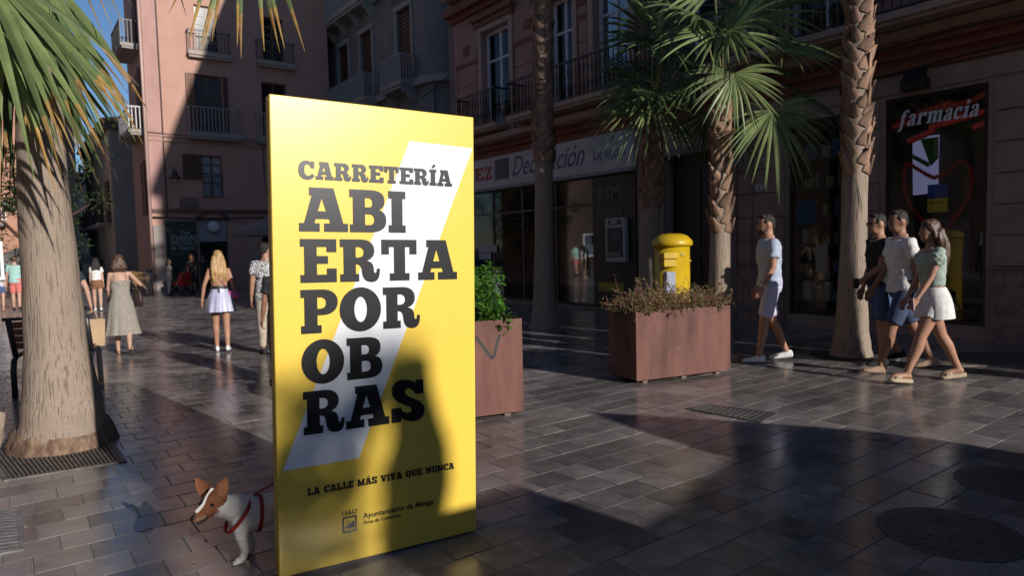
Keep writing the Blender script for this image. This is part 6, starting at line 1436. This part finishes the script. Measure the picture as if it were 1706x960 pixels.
m = MB(); m.tube([(0, -.1, .24), sh+Vector((.03, -.06, -.15)), sh+Vector((-.01, 0, .02)), sh+Vector((.03, .07, -.15)), (0, .1, .24)], .009, 6); m.build('strap', lea, HB, True)
lav = M('lavender satin', (.46, .46, .60), .38, (.38, .38, .52), 7, .15, 30, stretch=(1, 1, .3))
D2 = person('blonde woman in short lavender skirt with bare back walking away', (371, 585), 418, (.22, .975), True, 'tan', 'blonde', 'verylong', top=None, bottom=None, shoes=cloth('white shoe', (.7, .7, .7)), legs=((6, 4), (-6, 14)), arms=((-2, 20, 8), (-4, 16, 14)), vox=.012)
skirt(D2, [(1.12, .138, .106), (1.05, .145, .112), (.98, .175, .135), (.9, .20, .165), (.8, .225, .19), (.68, .25, .215)], lav, 'skirt', 7, .02)
m = MB(); TB = D2['TB']; m.stack([(0, 0, 1.075, .148, .116), (0, 0, 1.13, .144, .112)], TB, 24); m.build('belt', M('black belt', (.012, .012, .014), .5), D2['e']); m = MB(); m.box(-.03, .0, -.150, -.140, .84, 1.08, TB @ Matrix.Translation((0, .02, 0))); m.build('belt_tail', M('black belt', (.012, .012, .014), .5), D2['e'])
m = MB(); m.tube([TB @ Vector((-.10, .02, 1.447)), TB @ Vector((-.085, -.075, 1.40)), TB @ Vector((0, -.118, 1.25)), TB @ Vector((.12, -.10, 1.1))], [(.004, .012)]*4, 6); m.build('bag_strap', M('pink strap', (.5, .16, .3), .5), D2['e'])
w_ = toworld(D2, TB @ Vector((.215, -.03, .98))); PP = empty('pink_purse', w_+Vector((0, 0, -.07))); tag(PP, 'small bright pink purse at the hip of the blonde woman', 'bag'); m = MB(); m.stack([(0, 0, 0, .06, .03), (0, 0, .015, .085, .045), (0, 0, .09, .085, .045), (0, 0, .125, .06, .03)], n=18); m.build('pouch', M('pink plush', (.62, .12, .35), .8, (.5, .08, .28), 30, .4, 60), PP, True); m = MB(); m.box(-.05, .05, -.047, -.045, .10, .107); m.build('zip', galv, PP)
pat = bpy.data.materials.new('black white print cloth'); pat.use_nodes = True; t_ = pat.node_tree; vo = t_.nodes.new('ShaderNodeTexVoronoi'); vo.feature = 'DISTANCE_TO_EDGE'; vo.inputs['Scale'].default_value = 26; tc_ = t_.nodes.new('ShaderNodeTexCoord'); t_.links.new(tc_.outputs['Object'], vo.inputs[0]); cr_ = t_.nodes.new('ShaderNodeValToRGB'); cr_.color_ramp.elements[0].position = .06; cr_.color_ramp.elements[0].color = (.02, .02, .025, 1); cr_.color_ramp.elements[1].position = .12; cr_.color_ramp.elements[1].color = (.6, .6, .6, 1); t_.links.new(vo.outputs['Distance'], cr_.inputs[0]); t_.links.new(cr_.outputs[0], t_.nodes['Principled BSDF'].inputs['Base Color']); t_.nodes['Principled BSDF'].inputs['Roughness'].default_value = .8
D3 = person('man in black and white patterned shirt half hidden by the yellow sign', (450, 590), 404, (.2, .98), skin='tan', hair='black', top=pat, bottom=cloth('stone beige', (.45, .38, .30)), shoes=cloth('black shoe', (.012, .012, .014)), legs=((8, 5), (-8, 12)), arms=((0, 8, 14), (4, 8, 14)), toplo=.84, shortlen=2, vox=.014, look=-40)
D4 = person('dark-clothed person almost wholly hidden behind the left edge of the yellow sign', (474, 640), 425, (.0, 1), skin='dark', hair='black', hairstyle='long', top=cloth('black', (.015, .015, .018)), bottom=cloth('dark brown', (.05, .022, .016)), shoes=cloth('black shoe', (.012, .012, .014)), toplo=.84, shortlen=2, vox=.014, legs=((6, 4), (-6, 10)))
D5 = person('person in navy top and grey trousers behind the big palm, carrying a paper bag', (122, 600), 424, AW, skin='light', hair='brown', top=cloth('navy', (.018, .022, .035)), bottom=cloth('mid grey', (.2, .2, .22)), shoes=cloth('white shoe', (.7, .7, .7)), legs=((8, 5), (-8, 12)), arms=((2, 8, 8), (2, 17, 6)), toplo=.86, sleeve=.35, shortlen=2, vox=.014)
w_ = toworld(D5, D5['wrR']+D5['dFR']*.09); PBg = empty('paper_bag', (w_.x, w_.y, w_.z-.55), .15); tag(PBg, 'tall brown paper shopping bag carried beside the big palm trunk', 'bag'); kraft = M('kraft paper', (.42, .29, .17), .8, (.37, .25, .145), 6, .2, 20)
m = MB(); m.add([(-.13, -.06, 0), (.13, -.06, 0), (.13, .06, 0), (-.13, .06, 0), (-.15, -.065, .40), (.15, -.065, .40), (.15, .065, .40), (-.15, .065, .40), (.12, 0, .0), (.135, 0, .40), (-.12, 0, 0), (-.135, 0, .40)], [(0, 1, 5, 4), (2, 3, 7, 6), (1, 8, 9, 5), (8, 2, 6, 9), (3, 10, 11, 7), (10, 0, 4, 11), (0, 3, 2, 1)]); m.build('bag_body', kraft, PBg)
for y in (-.066, .066):
    m = MB(); m.tube([(-.06, y, .36), (-.05, y*.6, .50), (0, y*.2, .545), (.05, y*.6, .50), (.06, y, .36)], .004, 5); m.build('handle', kraft, PBg, True)
D6 = person('girl in white t-shirt and brown shorts walking away between two women', (164, 518), 430, AW, True, 'light', 'black', 'long', top=cloth('white', (.72, .70, .67)), bottom=cloth('rust brown', (.22, .10, .045)), shoes=cloth('white shoe', (.7, .7, .7)), vox=.018, shortlen=.45, toplo=1.0, sleeve=.5)
D7 = person('man in mint green shirt and coral shorts at the left edge, walking away', (29, 517), 427, AW, skin='light', hair='brown', top=cloth('mint', (.33, .55, .50)), bottom=cloth('coral', (.62, .17, .15)), shoes=cloth('black shoe', (.012, .012, .014)), vox=.018, shortlen=.8, toplo=.88, arms=((4, 10, 20), (4, 10, 20)))
D8 = person('girl in denim shorts at the very left edge of the photo', (3, 519), 446, AW, True, 'light', 'brown', 'long', top=cloth('grey white', (.5, .5, .52)), bottom=cloth('blue denim', (.07, .12, .24)), shoes=M('tan sandal', (.4, .26, .14), .7), vox=.018, shortlen=.45, toplo=.98, shoe_kind='sandal')
# ---- people by the pink building
B1 = person('woman in pale top and cream trousers standing beside the folding board', (283, 493), 432, (.9, .2), True, 'light', 'brown', 'bob', top=cloth('pale mauve', (.4, .36, .38)), bottom=cloth('cream', (.45, .42, .38)), shoes=cloth('black shoe', (.012, .012, .014)), vox=.022, shortlen=2, legs=((3, 2), (-3, 4)))
B2 = person('woman in black dress and sunglasses standing by the shop door', (322, 490), 424, (-.4, -.9), True, 'tan', 'red', 'bob', top=cloth('black', (.015, .015, .018)), bottom=cloth('black', (.015, .015, .018)), shoes=cloth('black shoe', (.012, .012, .014)), vox=.022, shortlen=.9, legs=((3, 2), (-3, 4)))
B3 = person('person in dark clothes standing in the shop doorway', (342, 486), 424, (-.6, -.8), False, 'dark', 'black', 'short', top=cloth('charcoal', (.03, .03, .034)), bottom=cloth('charcoal', (.03, .03, .034)), shoes=cloth('black shoe', (.012, .012, .014)), vox=.022, shortlen=2, legs=((3, 2), (-3, 4)))
B4 = person('left of two distant people in violet-blue shirts down the side street', (213, 466), 428, AW, False, 'tan', 'black', 'short', top=cloth('violet blue', (.07, .07, .17)), bottom=cloth('charcoal', (.03, .03, .034)), shoes=cloth('black shoe', (.012, .012, .014)), vox=.03, shortlen=2)
B5 = person('right of two distant people in violet-blue shirts down the side street', (223, 466), 428, AW, False, 'tan', 'black', 'short', top=cloth('violet blue', (.07, .07, .17)), bottom=cloth('charcoal', (.03, .03, .034)), shoes=cloth('black shoe', (.012, .012, .014)), vox=.03, shortlen=2)
B6 = person('person in grey top near the shop, seen above the green bush', (829, 548), 446, (.5, .87), True, 'light', 'brown', 'bob', top=cloth('mid grey', (.2, .2, .22)), bottom=cloth('charcoal', (.03, .03, .034)), shoes=cloth('black shoe', (.012, .012, .014)), vox=.018, shortlen=2)
# red pushchair
gp_ = G(303, 492); gp_.z = 0; PC = empty('pushchair', gp_, .6); tag(PC, 'red pushchair beside the woman in cream trousers', 'pushchair')
redf = cloth('bright red', (.5, .03, .015)); m = MB(); m.prism([(-.25, .35), (.2, .35), (.3, .5), (.05, .5), (-.15, .85), (-.28, .8)], -.2, .2, lambda a, b, d: Vector((d, a, b))); m.build('seat', redf, PC)
for x in (-.24, .24):
    for y in (-.28, .28): m = MB(); m.tube([(x-.015, y, .1), (x+.015, y, .1)], .1, 16); m.build('wheel', blackiron, PC)
    m = MB(); m.tube([(x*.9, .28, .1), (x*.9, -.05, .5), (x*.9, -.45, 1.0)], .012, 6); m.tube([(x*.9, -.28, .1), (x*.9, .1, .55)], .012, 6); m.build('side_frame', galv, PC)
m = MB(); m.tube([(-.216, -.45, 1.0), (.216, -.45, 1.0)], .015, 6); m.build('handle', blackiron, PC)

# ================================================================ DOG
gd = G(405, 938); gd.z = 0
DG = empty('dog', gd); tag(DG, 'small white and tan dog in a red harness stepping out from behind the yellow sign', 'dog')
fwd = Vector((-.985, .06, 0)).normalized(); DG.rotation_euler = (0, 0, math.atan2(-fwd.x, fwd.y))    # local +y forward, +x right
whitefur = M('white fur', (.74, .70, .66), .8, (.62, .58, .54), 14, .5, 220); tanfur = M('tan fur', (.215, .075, .026), .75, (.15, .05, .018), 18, .5, 220)
def dl(px_, py_, off=0.0):
    """a point seen in the photo at the dog's own distance, in dog coordinates"""
    D = gd.dot(f0)+off; r = ray(px_, py_); p = CAM+r*(D/r.dot(f0)); return Matrix.Rotation(-DG.rotation_euler.z, 3, 'Z') @ (p-gd)
hc = dl(353, 839, -.10)                                    # skull centre
nose = dl(322, 861, -.21)
b = MB()
# trunk: deep chest to tucked belly, behind the sign
ch = Vector((.045, -.015, .215)); 
b.tube([ch+Vector((0, .055, .005)), ch+Vector((0, .02, -.004)), ch+Vector((0, -.05, -.004)), ch+Vector((0, -.14, .008)), ch+Vector((0, -.22, .02)), ch+Vector((0, -.29, .02)), ch+Vector((0, -.33, .01))], [(.040, .05), (.066, .082), (.074, .086), (.068, .075), (.058, .062), (.056, .06), (.03, .04)], 14)
nb = ch+Vector((0, .03, .045))
b.limb([ch+Vector((0, -.03, .02)), nb, nb.lerp(hc, .5)+Vector((0, -.005, -.005)), hc+Vector((0, -.01, -.012))], [.075, .068, .054, .048], 12)
# legs
def leg(top, pts, rad): b.limb([top]+pts, rad, 10)
paw = Vector((0, 0, .012))
leg(ch+Vector((-.03, .02, .0)), [Vector((-.012, .008, .135)), Vector((-.006, -.008, .06)), Vector((-.002, .004, .022)), Vector((.0, .022, .014))], [.045, .028, .018, .017, .018])
for k in (-.012, 0, .012): b.limb([Vector((k, .022, .011)), Vector((k*1.2, .044, .008))], [.009, .008], 8)
leg(ch+Vector((.03, -.01, .0)), [Vector((.075, -.03, .13)), Vector((.075, -.06, .06)), Vector((.075, -.055, .02)), Vector((.075, -.03, .012))], [.045, .027, .018, .017, .017])
for s_ in (-1, 1):
    hx_ = .045+s_*.045; leg(ch+Vector((s_*.035, -.27, .01)), [Vector((hx_, -.24, .15)), Vector((hx_, -.335, .085)), Vector((hx_, -.325, .025)), Vector((hx_, -.30, .012))], [.055, .040, .018, .016, .018])
b.limb([ch+Vector((0, -.33, .05)), ch+Vector((0, -.38, .10)), ch+Vector((0, -.40, .17))], [.018, .013, .008], 8)
link('body', remesh(b, .0055, 4), whitefur, DG, True)
# head in tan with a white blaze
hd = (nose-hc).normalized(); upv = Vector((0, 0, 1)); sdv = hd.cross(upv).normalized(); upv = sdv.cross(hd)
HM = Matrix((sdv, hd, upv)).transposed()
def hp(x, y, z): return hc+HM @ Vector((x, y, z))
h = MB(); h.ell(hp(0, -.012, .004), (.056, .060, .054), HM, 16, 12); h.ell(hp(0, .02, -.012), (.045, .05, .042), HM)
L_ = (nose-hc).length
h.limb([hp(0, .03, -.012), hp(0, L_*.62, -.016), hp(0, L_*.95, -.014)], [(.036, .033), (.028, .025), (.020, .018)], 12)
for s_ in (-1, 1): h.ell(hp(s_*.026, .004, -.022), (.022, .03, .026), HM)
link('head', remesh(h, .0045, 3), tanfur, DG, True)
jm = MB(); jm.limb([hp(0, .025, -.036), hp(0, L_*.55, -.046), hp(0, L_*.80, -.046)], [.017, .012, .009], 10); jm.build('lower_jaw', M('dark lip', (.03, .02, .018), .5), DG, True)
bz_ = MB(); bz_.tube([hp(0, -.045, .040), hp(0, -.01, .0585), hp(0, .025, .042), hp(0, .05, .021), hp(0, L_*.65, .011), hp(0, L_*.85, .006)], [(.005, .010), (.004, .014), (.006, .010), (.006, .009), (.006, .013), (.006, .012)], 10); bz_.build('white_blaze', whitefur, DG, True)
mz = MB(); mz.limb([hp(0, L_*.62, -.018), hp(0, L_*.93, -.016)], [(.0275, .0235), (.0205, .0175)], 12); mz.build('muzzle', M('muzzle fur', (.33, .22, .16), .75, (.22, .13, .09), 20), DG, True)
m = MB(); m.ell(hp(0, L_*1.02, -.006), (.013, .011, .010), HM); m.build('nose', M('dog nose', (.012, .01, .01), .3), DG, True)
for s_ in (-1, 1): m = MB(); m.ell(hp(s_*.034, .034, .012), (.0095, .009, .008), HM, 10, 8); m.build('eye', M('dog eye', (.01, .006, .004), .12), DG, True)
def ear(tip_px, s_):
    tip = dl(*tip_px, -.06); bs = hp(s_*.036, -.018, .036); ax = (tip-bs); Lr = ax.length; ax.normalize(); out_ = sdv*s_; vd_ = Matrix.Rotation(-DG.rotation_euler.z, 3, 'Z') @ f0; sd2 = ax.cross(vd_+out_*.5*s_*0+hd*.35); sd2 = (sd2-ax*sd2.dot(ax)).normalized(); nr = ax.cross(sd2)
    m = MB(); vs = []; fs = []; prof = [(-.1, .026), (.2, .031), (.45, .028), (.7, .019), (.9, .009), (1, .001)]
    for side in (0, 1):
        for t, w_ in prof:
            for q in (-1, -.5, 0, .5, 1): vs.append(bs+ax*(Lr*t)+sd2*(w_*q)-nr*s_*(.016*(1-q*q)*(1-t)*1.0)+nr*(.004 if side else 0))
    n = 5; nn = len(prof)*5
    for i in range(len(prof)-1):
        for j in range(4): fs.append((i*n+j, i*n+j+1, (i+1)*n+j+1, (i+1)*n+j)); fs.append((nn+i*n+j, nn+(i+1)*n+j, nn+(i+1)*n+j+1, nn+i*n+j+1))
    m.add(vs, fs); m.build('ear', tanfur, DG, True)
ear((326, 797), 1 if dl(326, 797).dot(sdv) > dl(377, 797).dot(sdv) else -1); ear((377, 796), -1 if dl(326, 797).dot(sdv) > dl(377, 797).dot(sdv) else 1)
har = M('red webbing', (.33, .012, .012), .6, (.2, .008, .01), 40, .3, 80)
def ring(c, axis, rx, rz, w_, name, mat):
    axis = Vector(axis).normalized(); a = axis.cross(Vector((1, 0, 0)) if abs(axis.x) < .8 else Vector((0, 1, 0))).normalized(); b2 = axis.cross(a); m = MB()
    n = 28; vs = []; fs = []
    for k in range(n):
        th = 2*math.pi*k/n; d = a*math.cos(th)*rx+b2*math.sin(th)*rz
        for s2, f in ((-1, 1), (1, 1), (1, 1.05), (-1, 1.05)): vs.append(Vector(c)+d*f+axis*w_*s2)
    for k in range(n):
        for j in range(4): k2 = (k+1) % n; j2 = (j+1) % 4; fs.append((k*4+j, k*4+j2, k2*4+j2, k2*4+j))
    m.add(vs, fs); return m.build(name, mat, DG)
ring(ch+Vector((0, -.075, -.004)), (0, 1, .12), .089, .078, .009, 'harness_girth', har)
ring(ch+Vector((0, .018, .012)), (0, .9, .75), .094, .080, .009, 'harness_neck', har)
m = MB(); m.tube([ch+Vector((0, .03, .075)), ch+Vector((0, -.075, .088))], [(.01, .003)]*2, 6); m.build('harness_back', har, DG)
m = MB(); m.tube([ch+Vector((0, -.06, .092)), ch+Vector((.02, -.18, .13)), ch+Vector((.05, -.40, .30)), ch+Vector((.05, -.6, .6))], .005, 6); LE = m.build('leash', har); LE.parent = DG

def fur(me_obj, n, length, back, mat, seed, name='fur', keep=None):
    """short hairs over a body mesh"""
    me = me_obj.data; rf_ = random.Random(seed); ps = list(me.polygons); wts = [p.area for p in ps]; m = MB()
    for p in rf_.choices(ps, wts, k=n):
        vs = [me.vertices[i].co for i in p.vertices]; w_ = [rf_.random() for _ in vs]; tw = sum(w_); c = sum((v*a for v, a in zip(vs, w_)), Vector())/tw
        if keep and not keep(c): continue
        nr = p.normal; d = (nr*.5+Vector(back)*.9+Vector((rf_.gauss(0, .2), rf_.gauss(0, .2), rf_.gauss(0, .2)))).normalized()
        sd = d.cross(nr)
        if sd.length < 1e-4: continue
        sd = sd.normalized()*.0011; L2 = length*rf_.uniform(.5, 1.2); c = c-nr*.001
        m.add([c-sd, c+sd, c+d*L2], [(0, 1, 2)])
    me2 = bpy.data.meshes.new(name); me2.from_pydata(m.v, [], m.f); o = link(name, me2, mat, DG); tag(o, kind='stuff'); return o
for o in list(DG.children):
    if o.name.startswith('body'): fur(o, 15000, .011, (0, -.8, -.55), M('white hair tips', (.82, .79, .75), .8, trans=.4), 1)
    if o.name.startswith('head'): fur(o, 7000, .008, tuple(-hd), M('tan hair tips', (.26, .095, .035), .8, (.18, .06, .02), 18, trans=.3), 2)

# ================================================================ finish: put each empty at the base of its thing
bpy.context.view_layer.update()
for e in [o for o in COL.objects if o.type == 'EMPTY' and o.parent is None and o.location.length < 1e-6]:
    lo = Vector((1e9,)*3); hi = Vector((-1e9,)*3); st = list(e.children)
    while st:
        c = st.pop(); st += list(c.children)
        if c.type == 'MESH':
            for q in c.bound_box:
                p = c.matrix_world @ Vector(q)
                for i in range(3): lo[i] = min(lo[i], p[i]); hi[i] = max(hi[i], p[i])
    if lo.x > 1e8: continue
    b = Vector(((lo.x+hi.x)/2, (lo.y+hi.y)/2, lo.z)); e.location = b
    for c in e.children: c.matrix_parent_inverse = Matrix.Translation(-b)
